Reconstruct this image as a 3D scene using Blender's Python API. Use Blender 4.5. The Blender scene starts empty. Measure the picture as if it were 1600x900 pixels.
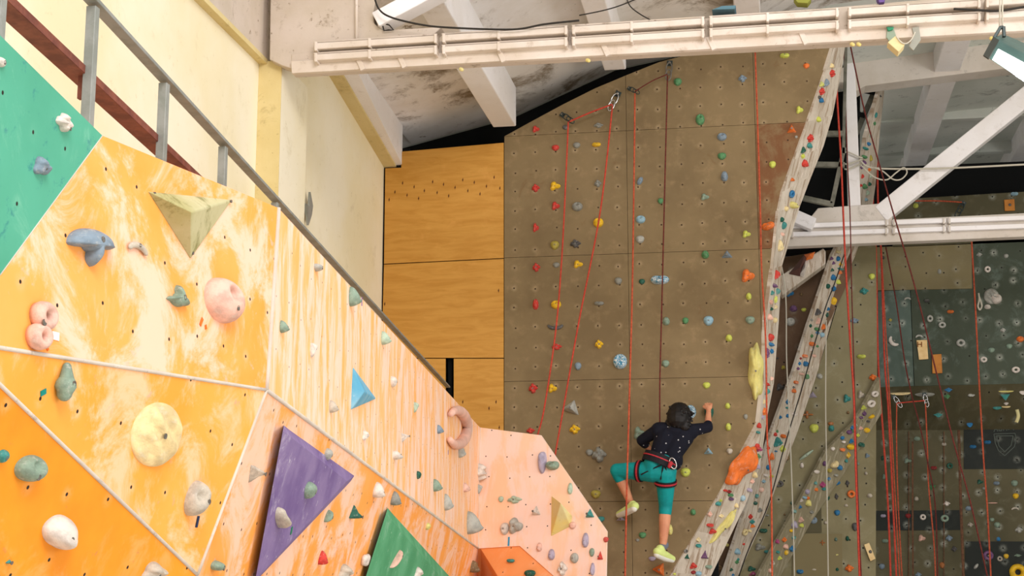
import bpy, bmesh, math, random
from mathutils import Vector, Matrix, noise
from mathutils.bvhtree import BVHTree
S = bpy.context.scene
COL = S.collection
random.seed(7)

# ------------------------------------------------------------------ camera
F = 2400.0                       # focal length in pixels of the 1600x900 frame
EYE = Vector((0, 0, 1.6))
PITCH = math.atan(450 / F)
YAW = math.atan(415 / F * math.cos(PITCH))
FW = Vector((-math.sin(YAW) * math.cos(PITCH), math.cos(YAW) * math.cos(PITCH), math.sin(PITCH)))
RT = Vector((math.cos(YAW), math.sin(YAW), 0))
UP = RT.cross(FW)
cam = bpy.data.cameras.new('camera'); co = bpy.data.objects.new('camera', cam); COL.objects.link(co)
cam.sensor_width = 36; cam.lens = F * 36 / 1600; cam.clip_start = .05; cam.clip_end = 200
co.matrix_world = Matrix((( RT.x, UP.x, -FW.x, EYE.x), (RT.y, UP.y, -FW.y, EYE.y), (RT.z, UP.z, -FW.z, EYE.z), (0, 0, 0, 1)))
S.camera = co
S.view_settings.view_transform = 'Standard'; S.view_settings.look = 'None'
S.view_settings.exposure = 0.22; S.view_settings.gamma = 1; S.view_settings.use_curve_mapping = False
# ------------------------------------------------------------------ world, daylight and added side fill
w = bpy.data.worlds.new('daylight'); S.world = w; w.use_nodes = True
w.node_tree.nodes['Background'].inputs[0].default_value = (1.0, .97, .95, 1)
w.node_tree.nodes['Background'].inputs[1].default_value = .8
def area(name, loc, target, sx, sy, power, col):
    l = bpy.data.lights.new(name, 'AREA'); l.shape = 'RECTANGLE'; l.size = sx; l.size_y = sy; l.energy = power; l.color = col
    o = bpy.data.objects.new(name, l); COL.objects.link(o); o.location = loc
    o.rotation_euler = (Vector(target) - Vector(loc)).to_track_quat('-Z', 'Y').to_euler(); return o
area('window_light', (3.5, -2.5, 9.0), (-2.2, 11, 2.6), 6, 4, 1000, (1, .95, .96))
area('side_fill_light', (9.6, 9.5, 3.6), (-4, 12.5, 5.0), 8, 3, 600, (1, .97, .96))  # added unseen fill lamp that brightens the left wall and ceiling from the right

# ------------------------------------------------------------------ geometry helpers
def ray(px, py): return FW + RT * ((px - 800) / F) + UP * ((450 - py) / F)
def at(px, py, d): return EYE + ray(px, py) * d
def onY(px, py, Y): r = ray(px, py); return EYE + r * (Y / r.y)
def onX(px, py, X): r = ray(px, py); return EYE + r * (X / r.x)
def tag(o, label=None, cat=None, group=None, kind=None):
    if label: o['label'] = label
    if cat: o['category'] = cat
    if group: o['group'] = group
    if kind: o['kind'] = kind
    return o
def empty(name, loc, label=None, cat=None, group=None):
    o = bpy.data.objects.new(name, None); COL.objects.link(o); o.location = loc; o.empty_display_size = .1
    return tag(o, label, cat, group)
def link(name, me, parent=None, mat=None):
    o = bpy.data.objects.new(name, me); COL.objects.link(o)
    if mat: me.materials.append(mat)
    if parent: o.parent = parent; o.matrix_parent_inverse = Matrix.Translation(parent.location).inverted() if parent.type == 'EMPTY' else Matrix()
    return o
class MB:
    def __init__(s): s.v = []; s.f = []; s.sm = []
    def add(s, vs, fs, smooth=False):
        b = len(s.v); s.v += [Vector(p) for p in vs]; s.f += [[b + i for i in f] for f in fs]; s.sm += [smooth] * len(fs)
    def prism(s, pts, ext):
        n = len(pts); a = [Vector(p) for p in pts]; e = Vector(ext)
        s.add(a + [p + e for p in a], [list(range(n)), list(range(2 * n - 1, n - 1, -1))] + [[i, i + n, (i + 1) % n + n, (i + 1) % n] for i in range(n)])
    def box(s, c, sx, sy, sz, rot=None):
        R = rot or Matrix.Identity(3); c = Vector(c)
        s.add([c + R @ Vector((x * sx / 2, y * sy / 2, z * sz / 2)) for x in (-1, 1) for y in (-1, 1) for z in (-1, 1)],
              [(0, 1, 3, 2), (4, 6, 7, 5), (0, 4, 5, 1), (2, 3, 7, 6), (0, 2, 6, 4), (1, 5, 7, 3)])
    def bar(s, a, b, wd, ht, upv=(0, 0, 1)):
        a = Vector(a); b = Vector(b); d = (b - a).normalized(); u = Vector(upv); r = d.cross(u)
        if r.length < 1e-4: r = d.cross(Vector((0, 1, 0)))
        r.normalize(); u = r.cross(d).normalized()
        q = [a + r * x * wd / 2 + u * z * ht / 2 for x, z in ((-1, -1), (1, -1), (1, 1), (-1, 1))]
        s.prism(q, b - a)
    def tube(s, pts, r, n=8, closed=False):
        pts = [Vector(p) for p in pts]; m = len(pts); vs = []; fs = []
        prev = None
        for i, p in enumerate(pts):
            a = pts[i - 1] if (i or closed) else p; c = pts[(i + 1) % m] if (i < m - 1 or closed) else p
            t = (c - a).normalized() if (c - a).length > 0 else Vector((0, 0, 1))
            if prev is None:
                u = t.cross(Vector((0, 0, 1)));
                if u.length < .01: u = t.cross(Vector((1, 0, 0)))
            else: u = prev - t * prev.dot(t)
            u.normalize(); prev = u; v = t.cross(u); rr = r[i] if isinstance(r, (list, tuple)) else r
            vs += [p + (u * math.cos(k * 2 * math.pi / n) + v * math.sin(k * 2 * math.pi / n)) * rr for k in range(n)]
        for i in range(m if closed else m - 1):
            j = (i + 1) % m
            fs += [[i * n + k, i * n + (k + 1) % n, j * n + (k + 1) % n, j * n + k] for k in range(n)]
        if not closed: fs += [list(range(n - 1, -1, -1)), [(m - 1) * n + k for k in range(n)]]
        s.add(vs, fs, True)
    def caps(s, a, b, ra, rb, n=14, flat=None):          # tapered capsule
        a = Vector(a); b = Vector(b); d = (b - a); L = d.length; t = d.normalized() if L > 1e-6 else Vector((0, 0, 1))
        u = t.cross(Vector((0, 1, .01))); u = u.normalized() if u.length > .01 else t.cross(Vector((1, 0, 0))).normalized(); v = t.cross(u)
        rings = [(-1, k) for k in (.98, .8, .5)] ; rows = []
        for i in range(1, 5): ang = math.pi / 2 * i / 4; rows.append((a - t * ra * math.cos(ang), ra * math.sin(ang)))
        for i in range(0, 4): ang = math.pi / 2 * i / 4; rows.append((b + t * rb * math.sin(ang), rb * math.cos(ang)))
        vs = [a - t * ra] + [c + (u * math.cos(k * 2 * math.pi / n) + v * math.sin(k * 2 * math.pi / n)) * r for c, r in rows for k in range(n)] + [b + t * rb]
        fs = [[0, 1 + (k + 1) % n, 1 + k] for k in range(n)]
        for i in range(len(rows) - 1): fs += [[1 + i * n + k, 1 + i * n + (k + 1) % n, 1 + (i + 1) * n + (k + 1) % n, 1 + (i + 1) * n + k] for k in range(n)]
        e = len(vs) - 1; b0 = 1 + (len(rows) - 1) * n; fs += [[b0 + k, b0 + (k + 1) % n, e] for k in range(n)]
        s.add(vs, fs, True)
    def mesh(s, name, uvframe=None):
        me = bpy.data.meshes.new(name); me.from_pydata([tuple(p) for p in s.v], [], s.f)
        for p, m in zip(me.polygons, s.sm): p.use_smooth = m
        if uvframe:
            o, u, v = uvframe; lay = me.uv_layers.new(name='UVMap')
            for l in me.loops:
                p = me.vertices[l.vertex_index].co - o; lay.data[l.index].uv = (p.dot(u), p.dot(v))
        me.update(); return me
    def build(s, name, mat, parent=None, uvframe=None, bevel=0):
        bm = bmesh.new(); me = s.mesh(name, uvframe); bm.from_mesh(me); bmesh.ops.recalc_face_normals(bm, faces=bm.faces); bm.to_mesh(me); bm.free()
        o = link(name, me, parent, mat)
        if bevel: m = o.modifiers.new('b', 'BEVEL'); m.width = bevel; m.segments = 2; m.limit_method = 'ANGLE'
        return o
def struct(o): o['kind'] = 'structure'; return o
# ------------------------------------------------------------------ materials
def lin(c):
    return tuple((x / 255 / 12.92 if x / 255 <= .04045 else ((x / 255 + .055) / 1.055) ** 2.4) for x in c) + (1,)
class NT:
    def __init__(s, name, rough=.7, spec=.3, metal=0):
        s.m = bpy.data.materials.new(name); s.m.use_nodes = True; s.t = s.m.node_tree; s.b = s.t.nodes['Principled BSDF']
        s.b.inputs['Roughness'].default_value = rough; s.b.inputs['Specular IOR Level'].default_value = spec; s.b.inputs['Metallic'].default_value = metal
    def n(s, typ, **k):
        x = s.t.nodes.new(typ)
        for a, v in k.items(): setattr(x, a, v)
        return x
    def set(s, sock, v):
        if isinstance(v, bpy.types.NodeSocket): s.t.links.new(v, sock)
        else: sock.default_value = v
    def math(s, op, a, b=0, c=0, clamp=False):
        x = s.n('ShaderNodeMath', operation=op, use_clamp=clamp); s.set(x.inputs[0], a); s.set(x.inputs[1], b); s.set(x.inputs[2], c); return x.outputs[0]
    def mapr(s, v, a, b, c=0, d=1):
        x = s.n('ShaderNodeMapRange', interpolation_type='SMOOTHSTEP'); s.set(x.inputs[0], v)
        for i, q in enumerate((a, b, c, d)): s.set(x.inputs[1 + i], q)
        return x.outputs[0]
    def mix(s, f, a, b, mode='MIX'):
        x = s.n('ShaderNodeMix', data_type='RGBA', blend_type=mode); s.set(x.inputs[0], f)
        s.set(x.inputs[6], a if isinstance(a, bpy.types.NodeSocket) else lin(a)); s.set(x.inputs[7], b if isinstance(b, bpy.types.NodeSocket) else lin(b)); return x.outputs[2]
    def coord(s, kind='Object', scale=(1, 1, 1), rot=(0, 0, 0)):
        tc = s.n('ShaderNodeTexCoord'); mp = s.n('ShaderNodeMapping'); s.set(mp.inputs[0], tc.outputs[kind]); mp.inputs['Scale'].default_value = scale; mp.inputs['Rotation'].default_value = rot
        return mp.outputs[0]
    def noise(s, vec, scale, detail=5, rough=.6, dist=0):
        x = s.n('ShaderNodeTexNoise'); s.set(x.inputs['Vector'], vec); x.inputs['Scale'].default_value = scale; x.inputs['Detail'].default_value = detail; x.inputs['Roughness'].default_value = rough; x.inputs['Distortion'].default_value = dist
        return x.outputs['Fac']
    def bump(s, h, strength=.3, dist=.01):
        x = s.n('ShaderNodeBump'); x.inputs['Strength'].default_value = strength; x.inputs['Distance'].default_value = dist; s.set(x.inputs['Height'], h); s.set(s.b.inputs['Normal'], x.outputs[0])
    def tnut(s, col, su, sv, ou, ov, r=.008, halo=(215, 205, 185), hamt=.6, hr=.05, jit=.15, dark=(35, 25, 15)):
        tc = s.n('ShaderNodeTexCoord'); sp = s.n('ShaderNodeSeparateXYZ'); s.set(sp.inputs[0], tc.outputs['UV'])
        def cell(x, st, o):
            q = s.math('DIVIDE', s.math('SUBTRACT', x, o), st); fl = s.math('FLOOR', s.math('ADD', q, .5)); return fl, s.math('MULTIPLY', s.math('SUBTRACT', q, fl), st)
        cu, fu = cell(sp.outputs[0], su, ou); cv, fv = cell(sp.outputs[1], sv, ov)
        cb = s.n('ShaderNodeCombineXYZ'); s.set(cb.inputs[0], cu); s.set(cb.inputs[1], cv)
        wn = s.n('ShaderNodeTexWhiteNoise', noise_dimensions='2D'); s.set(wn.inputs['Vector'], cb.outputs[0])
        sc = s.n('ShaderNodeSeparateColor'); s.set(sc.inputs[0], wn.outputs['Color'])
        fu = s.math('ADD', fu, s.math('MULTIPLY', s.math('SUBTRACT', sc.outputs[0], .5), jit * su)); fv = s.math('ADD', fv, s.math('MULTIPLY', s.math('SUBTRACT', sc.outputs[1], .5), jit * sv))
        d = s.math('SQRT', s.math('ADD', s.math('MULTIPLY', fu, fu), s.math('MULTIPLY', fv, fv)))
        nz = s.noise(s.coord('UV'), 22, 5, .7)
        h = s.math('MULTIPLY', s.mapr(s.math('ADD', d, s.math('MULTIPLY', s.math('SUBTRACT', nz, .5), hr * 1.6)), hr, hr * .25), s.math('MULTIPLY', wn.outputs['Value'], hamt))
        col = s.mix(s.math('MULTIPLY', h, s.mapr(nz, .35, .65)), col, halo)
        return s.mix(s.mapr(d, r * 1.3, r * .8), col, dark)
    def done(s, col): s.set(s.b.inputs['Base Color'], col); return s.m
def simple(name, c, rough=.6, metal=0, var=.0, c2=None, scale=8, spec=.3):
    n = NT(name, rough, spec, metal)
    if c2: return n.done(n.mix(n.mapr(n.noise(n.coord(), scale, 5, .65), .38, .66), c, c2))
    n.b.inputs['Base Color'].default_value = lin(c); return n.m
def plaster(name, base, pale, dirt, s1=.8, s2=5, d_amt=.55, bump=.2, stretch=(1, 1, 1), lo=.56):
    n = NT(name, .85, .2); v = n.coord('Object', stretch)
    c = n.mix(n.mapr(n.noise(v, s1, 6), .35, .65), base, pale)
    k = n.math('MULTIPLY', n.mapr(n.noise(v, s2, 8, .72, .4), lo, lo + .16), d_amt)
    c = n.mix(k, c, dirt)
    k2 = n.math('MULTIPLY', n.mapr(n.noise(v, s2 * 5, 6, .7), .62, .7), d_amt)
    c = n.mix(k2, c, dirt); n.bump(n.noise(v, s2 * 4, 8, .7), bump, .01)
    return n.done(c)
def painted(name, base, deep, pale, patch, su=.22, hole=.006, pale_lo=.5, streak=(1, 1, 1), pamt=.75, rough=.6, plo=.6):
    n = NT(name, rough, .3); v = n.coord('UV', streak)
    c = n.mix(n.mapr(n.noise(v, 1.5, 5), .35, .65), base, deep)
    c = n.mix(n.math('MULTIPLY', n.mapr(n.noise(v, 2.6, 8, .72, .6), pale_lo, pale_lo + .16), pamt), c, pale)
    c = n.mix(n.math('MULTIPLY', n.mapr(n.noise(v, 7.5, 7, .75, .3), plo, plo + .1), .6), c, patch)
    c = n.tnut(c, su, su, .03, .05, hole, pale, .5, .04, .3)
    return n.done(c)
M = {}
M['yellow'] = plaster('yellow_plaster', (246, 238, 212), (238, 226, 186), (196, 180, 132), .5, 3.2, .35, .1)
M['yellow_dark'] = plaster('ochre_plaster', (222, 204, 150), (212, 192, 134), (140, 112, 60), 1.5, 5, .5, .15)
M['concrete'] = plaster('pale_concrete', (208, 194, 180), (194, 180, 160), (120, 98, 70), 1.2, 3.5, .75, .35)
M['concrete2'] = plaster('white_concrete', (222, 214, 204), (206, 196, 182), (130, 120, 104), 1.2, 4, .4, .35)
M['ceiling'] = plaster('stained_ceiling', (240, 238, 236), (222, 216, 206), (112, 92, 58), .7, 1.1, .85, .3, lo=.5)
M['ceiling_far'] = plaster('grey_ceiling', (206, 212, 202), (222, 224, 216), (70, 76, 62), .7, 1.8, .6, .3)
M['rib'] = plaster('whitewashed_rib', (246, 243, 242), (236, 231, 226), (150, 136, 110), 1, 6, .3, .2)
M['rail'] = plaster('painted_rail', (228, 217, 206), (214, 200, 184), (140, 112, 76), 2, 8, .4, .1)
M['black'] = simple('dark_void', (12, 14, 14), .9)
M['grey_metal'] = simple('grey_steel', (150, 152, 146), .45, .2, c2=(132, 136, 128), scale=10)
M['red_steel'] = simple('red_primer_steel', (134, 76, 58), .6, 0, c2=(104, 54, 42), scale=12)
M['dark_metal'] = simple('dark_steel', (52, 62, 60), .4, .4)
M['frame'] = simple('frame_steel', (120, 118, 104), .6, .1, c2=(90, 90, 76), scale=6)
M['bolt'] = simple('bolt_hole', (112, 108, 100), .4, .4)
M['chrome'] = simple('chrome', (190, 190, 188), .25, 1)
M['caulk'] = plaster('seam_filler', (214, 204, 190), (196, 186, 172), (140, 120, 100), 3, 14, .5, .1)
M['cord'] = simple('white_cord', (198, 192, 174), .8)
M['cable'] = simple('black_cable', (44, 40, 34), .7)
M['rope_red'] = simple('red_rope', (200, 74, 54), .8, c2=(172, 56, 44), scale=40)
M['rope_orange'] = simple('orange_red_rope', (196, 92, 58), .8, c2=(160, 62, 44), scale=40)
M['rope_dark'] = simple('dark_red_rope', (112, 46, 38), .8, c2=(84, 34, 30), scale=40)
M['rope_brown'] = simple('brown_strap', (112, 78, 54), .8, c2=(86, 58, 42), scale=30)
# ------------------------------------------------------------------ shell of the hall
XW = onY(597, 400, 15.5).x                       # face of the left wall
YP = onX(402, 200, XW).y                         # front of the wall pillar
b = MB(); b.box((0, 10, -.1), 30, 30, .2); struct(b.build('floor', plaster('floor_mat', (226, 221, 214), (212, 207, 200), (160, 154, 146))))
b = MB(); b.box((XW - .15, 9, 3.6), .3, 14, 7.2); struct(b.build('wall_left', M['yellow']))
b = MB(); b.box((10, 10, 3.8), .3, 26, 8); struct(b.build('wall_right', M['ceiling_far']))
XP = onY(438, 200, YP).x
ztop = onY(420, 96, YP).z
b = MB(); b.box(((XW + XP) / 2, YP + .35, ztop / 2), XP - XW, .7, ztop); struct(b.build('trim_1', M['yellow'], bevel=.004))
b = MB(); b.box(((XW + XP) / 2, YP - .004, ztop / 2), XP - XW, .012, ztop); struct(b.build('trim_0', M['yellow_dark'], bevel=.002))
# lintel bands on the wall, before and after the pillar
za = onX(405, 101, XW).z; zb = onX(618, 256, XW + .02).z
b = MB(); b.box((XW + .035, 6.8, za + .02), .07, 9.6, .04); struct(b.build('trim_2', M['yellow_dark']))
b = MB(); b.box((XW + .03, 6.8, za + .64), .05, 9.6, 1.2); struct(b.build('trim_3', M['concrete']))
A_ = onX(515, 120, XW); B_ = onX(600, 262, XW); dAB = (B_ - A_); A_ = A_ - dAB * 1.0; B_ = A_ + dAB * 2.0
def ledge(nm, x0a, x1a, x0b, x1b, h, mat, dz=0):
    b = MB(); q = [A_ + Vector((x0a, 0, dz)), A_ + Vector((x1a, 0, dz)), B_ + Vector((x1b, 0, dz)), B_ + Vector((x0b, 0, dz))]
    b.prism(q, (0, 0, h)); struct(b.build(nm, M[mat]))
ledge('trim_4', 0, .135, 0, .135, .1, 'yellow_dark'); ledge('trim_5', .135, .36, .135, .2, .8, 'rib', .02)
# ceiling: a folded concrete slab with ribs running into the depth
prof = [(560, 214), (620, 198), (785, 152), (950, 75), (1080, 46), (1190, 10), (1300, -30), (1600, -75)]
PX = [onY(x, y, 15.5) for x, y in prof]; PX = [Vector((-5, 0, PX[0].z - .1))] + PX + [Vector((10.2, 0, PX[-1].z + .35))]
def zceil(x):
    for a, c in zip(PX, PX[1:]):
        if a.x <= x <= c.x: return a.z + (c.z - a.z) * (x - a.x) / (c.x - a.x)
    return PX[-1].z
for k, (y0, y1, mat) in enumerate(((11.0, 16.2, 'ceiling'), (16.2, 25.0, 'ceiling_far'))):
    b = MB(); k_ = len(PX); near = [Vector((p.x, y0, p.z + (.95 if y0 == 11.0 and p.x < -3.9 else 0))) for p in PX]; farp = [Vector((p.x, y1, p.z)) for p in PX]; hh = Vector((0, 0, .25))
    vs_ = near + farp + [p + hh for p in near] + [p + hh for p in farp]
    b.add(vs_, [(i, i + 1, k_ + i + 1, k_ + i) for i in range(k_ - 1)] + [(2 * k_ + i, 3 * k_ + i, 3 * k_ + i + 1, 2 * k_ + i + 1) for i in range(k_ - 1)] + [(i, 2 * k_ + i, 2 * k_ + i + 1, i + 1) for i in range(k_ - 1)] + [(k_ + i, k_ + i + 1, 3 * k_ + i + 1, 3 * k_ + i) for i in range(k_ - 1)] + [(0, k_, 3 * k_, 2 * k_), (k_ - 1, 3 * k_ - 1, 4 * k_ - 1, 2 * k_ - 1)]); struct(b.build('ceiling', M[mat]))
tn = 6
def rib(pxl, pxr, pyat, y0, y1, mat, drop=.2):
    global tn
    a = onY(pxl, pyat, 15.4).x; c = onY(pxr, pyat, 15.4).x; m = (a + c) / 2; b = MB()
    z = zceil(m); b.box((m, (y0 + y1) / 2, z - drop / 2 + .08), c - a, y1 - y0, drop + .16); struct(b.build('trim_%d' % tn, M[mat], bevel=.012)); tn += 1
rib(770, 806, 205, 11.2, 15.42, 'rib', .37)
rib(944, 978, 110, 11.2, 15.42, 'rib', .29)
rib(1150, 1190, 80, 11.2, 15.42, 'rib', .24)
for x in (2.2, 3.75, 5.3):
    b = MB(); b.box((x, 20.4, zceil(x) - .1), .3, 8.6, .34); struct(b.build('trim_%d' % tn, M['rib'], bevel=.012)); tn += 1
for y in (19.3, 21.1, 22.9):
    b = MB(); b.box((2.6, y, zceil(2.6) - .02), 6.4, .16, .18); struct(b.build('trim_%d' % tn, M['ceiling_far'], bevel=.012)); tn += 1
# black walls stand for the unlit voids behind and above the climbing panels
b = MB(); b.box((-2.75, 16.3, 3.6), 4.3, .1, 7.6); struct(b.build('wall_back', M['black']))
b = MB(); b.box((5.2, 21.95, 3.68), 9.6, .1, 7.35); struct(b.build('wall_far', M['black']))
b = MB(); b.box((4.6, 25.05, 4.2), 13, .1, 8.6); struct(b.build('wall_end', M['ceiling_far']))
# ------------------------------------------------------------------ roof trusses
def poly(pts, Y): return [onY(x, y, Y) for x, y in pts]
def sbar(mb, p, q, t, Y, dep):                   # bar on the plane Y, t pixels thick
    a = Vector(p); c = Vector(q); d = (c - a).normalized(); nn = Vector((-d.y, d.x)) * t / 2
    mb.prism(poly([a + nn, c + nn, c - nn, a - nn], Y), (0, dep, 0))
TY = YP - .12
tr = empty('roof_truss', onY(800, 90, TY), 'near cream concrete roof truss spanning the top, springing from the ochre wall pillar', 'roof truss')
b = MB(); b.prism(poly([(455, 114), (455, 84), (1900, -40), (1900, 33)], TY), (0, .13, 0)); b.build('bottom_chord', M['concrete'], tr, bevel=.008)
b = MB(); b.prism(poly([(421, 93), (440, 102), (470, 112), (630, 100), (690, 42), (598, 47), (584, 36), (583, 20), (600, -60), (423, -60)], TY + .01), (0, .14, 0)); b.build('gusset', M['concrete'], tr, bevel=.008)
b = MB(); sbar(b, (586, 30), (720, -42), 24, TY - .06, .2); b.build('diagonal', M['rib'], tr, bevel=.01)
b = MB(); sbar(b, (455, 105), (1900, 21), 19, TY - .03, .05); b.build('lower_flange', M['rail'], tr, bevel=.005)
for x in (563, 628, 783, 946, 1112, 1256):
    y = 105 - (x - 455) * .0582; b = MB(); sbar(b, (x - 5, y - 10), (x + 4, y + 10), 8, TY - .045, .03); b.build('stiffener', M['rail'], tr, bevel=.003)
b = MB(); b.tube([onY(557, -40, TY - .03), onY(557, 62, TY - .03)], .012); b.build('pipe', M['rail'], tr)
# cable trunking rails with clamps
joints = [(490, 683), (690, 887), (893, 1101), (1108, 1311), (1325, 1533), (1540, 1800)]
names = ['leftmost', 'second', 'third', 'fourth', 'fifth', 'rightmost']
for r, (y490, sl, nm) in enumerate(((72, -.0645, 'upper'), (89.5, -.0620, 'lower'))):
    for i, (x0, x1) in enumerate(joints):
        t = empty('cable_trunking', onY((x0 + x1) / 2, y490 + sl * ((x0 + x1) / 2 - 490), TY), '%s length of %s cream trunking rail along the near roof truss' % (names[i], nm), 'cable trunking', 'trunking rails on the near truss')
        f = lambda x: y490 + sl * (x - 490)
        b = MB(); sbar(b, (x0, f(x0)), (x1, f(x1)), 10, TY - .1, .1); b.build('channel', M['rail'], t, bevel=.008)
        b = MB(); sbar(b, (x0, f(x0) - 6.2), (x1, f(x1) - 6.2), 2.2, TY - .075, .075); b.build('lid', M['concrete'], t)
        for xx in (x0 + 3, x1 - 3):
            b = MB(); sbar(b, (xx, f(xx) - 7), (xx, f(xx) + 7), 4, TY - .115, .115); b.build('clamp', M['rail'], t, bevel=.004)
        b = MB(); sbar(b, ((x0 * .55 + x1 * .45), f((x0 * .55 + x1 * .45)) - 7), ((x0 * .55 + x1 * .45), f((x0 * .55 + x1 * .45)) + 7), 4, TY - .11, .11); b.build('bracket', M['rail'], t, bevel=.004)
# far truss
UY = 18.3
t2 = empty('roof_truss', onY(1400, 360, UY), 'far white concrete roof truss with post and sloping brace right of the brown climbing wall', 'roof truss')
b = MB(); b.prism(poly([(1212, 386), (1212, 349), (1393, 343), (1900, 318), (1900, 357)], UY), (0, .16, 0)); b.build('bottom_chord', M['concrete2'], t2, bevel=.01)
b = MB(); b.prism(poly([(1232, 352), (1262, 345), (1278, 325), (1374, 318), (1394, 338), (1394, 352)], UY - .02), (0, .3, 0)); b.build('gusset', M['concrete2'], t2, bevel=.01)
b = MB(); b.prism(poly([(1319, 30), (1326, 322), (1345, 322), (1338, 142), (1331, 30)], UY), (0, .25, 0)); b.build('post', M['rib'], t2, bevel=.01)
b = MB(); b.prism(poly([(1300, 112), (1298, 142), (1312, 128), (1325, 128), (1338, 142), (1352, 134), (1480, 118), (1900, 66), (1900, 30), (1500, 70), (1340, 96)], UY + .02), (0, .3, 0)); b.build('upper_chord', M['concrete2'], t2, bevel=.01)
b = MB(); sbar(b, (1376, 334), (1700, 72), 29, UY - .03, .22); b.build('brace', M['rib'], t2, bevel=.01)
b = MB(); sbar(b, (1240, 336), (1272, 350), 20, UY - .2, .2); b.build('bracket', M['rib'], t2, bevel=.01)
for r, y0 in enumerate((353, 366)):
    for i, (x0, x1) in enumerate(((1235, 1388), (1394, 1478), (1481, 1760))):
        t = empty('cable_trunking', onY((x0 + x1) / 2, y0, UY), '%s length of %s white trunking rail along the far roof truss' % (['left', 'middle', 'right'][i], ['upper', 'lower'][r]), 'cable trunking', 'trunking rails on the far truss')
        b = MB(); sbar(b, (x0, y0 - (x0 - 1235) * .036), (x1, y0 - (x1 - 1235) * .036), 7, UY - .07, .07); b.build('channel', M['rib'], t, bevel=.006)
        for xx in (x0 + 3, x1 - 3):
            b = MB(); sbar(b, (xx, y0 - 5 - (xx - 1235) * .036), (xx, y0 + 5 - (xx - 1235) * .036), 3, UY - .085, .085); b.build('clamp', M['concrete2'], t)
# ------------------------------------------------------------------ climbing surfaces
HIT = []     # (name, bvh)
def panel(parent, pts, mat, thick=.03, name='panel', sub=None, uvo=None):
    """flat facet facing the camera, extruded away from it"""
    pts = [Vector(p) for p in pts]; n = Vector((0, 0, 0))
    for i in range(len(pts)): n += pts[i].cross(pts[(i + 1) % len(pts)])
    n.normalize()
    c = sum(pts, Vector()) / len(pts)
    if n.dot(EYE - c) < 0: n = -n
    v = (Vector((0, 0, 1)) - n * n.z).normalized(); u = v.cross(n)
    b = MB(); b.prism(pts, -n * thick)
    o = b.build(name, mat, parent, (uvo or Vector((0, 0, 0)), u, v))
    if sub: o['label'] = sub
    return o, n
def register(key, polys):
    vs = []; ts = []
    for p in polys:
        b0 = len(vs); vs += [Vector(q) for q in p]
        ts += [(b0, b0 + i, b0 + i + 1) for i in range(1, len(p) - 1)]
    HIT.append((key, BVHTree.FromPolygons(vs, ts)))
def cast(px, py, keys=None):
    best = None; r = ray(px, py).normalized()
    for k, t in HIT:
        if keys and k not in keys: continue
        l, n, i, d = t.ray_cast(EYE, r)
        if l is not None and (best is None or d < best[3]):
            if n.dot(r) > 0: n = -n
            best = (l, n, k, d)
    return best
def clip(poly, axis, val, keep):                 # Sutherland-Hodgman on one coordinate
    out = []
    for i in range(len(poly)):
        a, c = poly[i], poly[(i + 1) % len(poly)]; ia = (a[axis] - val) * keep >= 0; ic = (c[axis] - val) * keep >= 0
        if ia: out.append(a)
        if ia != ic: out.append(a.lerp(c, (val - a[axis]) / (c[axis] - a[axis])))
    return out
# --- tall brown wall with plywood bay
BY = 15.5
u0 = onY(837, 450, BY).x; su = (onY(1169, 450, BY).x - u0) / 10; v0 = onY(980, 292, BY).z; sv = (v0 - onY(980, 602, BY).z) / 10
n = NT('brown_board', .75, .25); v = n.coord('UV')
c = n.mix(n.mapr(n.noise(v, .9, 6, .6), .35, .65), (134, 115, 82), (117, 99, 69))
c = n.mix(n.math('MULTIPLY', n.mapr(n.noise(v, 6, 7, .7), .5, .75), .3), c, (176, 150, 112))
c = n.mix(n.math('MULTIPLY', n.mapr(n.noise(v, 2.3, 7, .7, .5), .62, .72), .4), c, (112, 78, 44))
M['brown'] = n.done(n.tnut(c, su, sv, u0, v0, .0085, (190, 170, 134), .6, .05, .12, (60, 42, 24)))
n.bump(n.noise(v, 60, 4, .7), .12, .004)
n = NT('rusty_board', .75, .25); v = n.coord('UV')
c = n.mix(n.mapr(n.noise(v, 2.2, 6, .7, .5), .36, .58), (132, 110, 78), (118, 80, 50))
M['rusty'] = n.done(n.tnut(c, su, sv, u0, v0, .0085, (190, 170, 134), .6, .05, .12, (60, 42, 24)))
n = NT('plywood', .5, .35); v = n.coord('UV', (2, 14, 1))
c = n.mix(n.mapr(n.noise(v, 1.1, 7, .65, .6), .35, .7), (204, 150, 66), (188, 132, 48))
c = n.mix(n.math('MULTIPLY', n.mapr(n.noise(n.coord('UV'), 3, 8, .7), .55, .75), .5), c, (222, 164, 84))
M['ply'] = n.done(c)
bw = empty('climbing_wall', onY(1000, 900, BY), 'tall brown board climbing wall with rounded top and hanging ropes behind the climber', 'climbing wall')
BR = [(788, 213), (830, 190), (880, 163), (930, 138), (980, 117), (1030, 97), (1080, 84), (1120, 76), (1200, 70), (1305, 62)]
EL = [(1305, 62), (1290, 110), (1262, 190), (1240, 250), (1222, 300), (1216, 330), (1207, 420), (1196, 500), (1193, 600), (1186, 660), (1160, 708), (1130, 762), (1090, 830), (1050, 895), (1000, 980), (905, 1150)]
full = [onY(x, y, BY) for x, y in BR + EL[1:] + [(788, 1150)]]
register('brown', [[onY(788, 150, BY), onY(1330, 40, BY), onY(1300, 1150, BY), onY(788, 1150, BY)]])
xs = [full[0].x - .001, onY(983, 500, BY).x, onY(1183, 300, BY).x, 3]
zs = [onY(900, y, BY).z for y in (1400, 975, 784, 594, 399, 208, -200)]
g = .002
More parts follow.
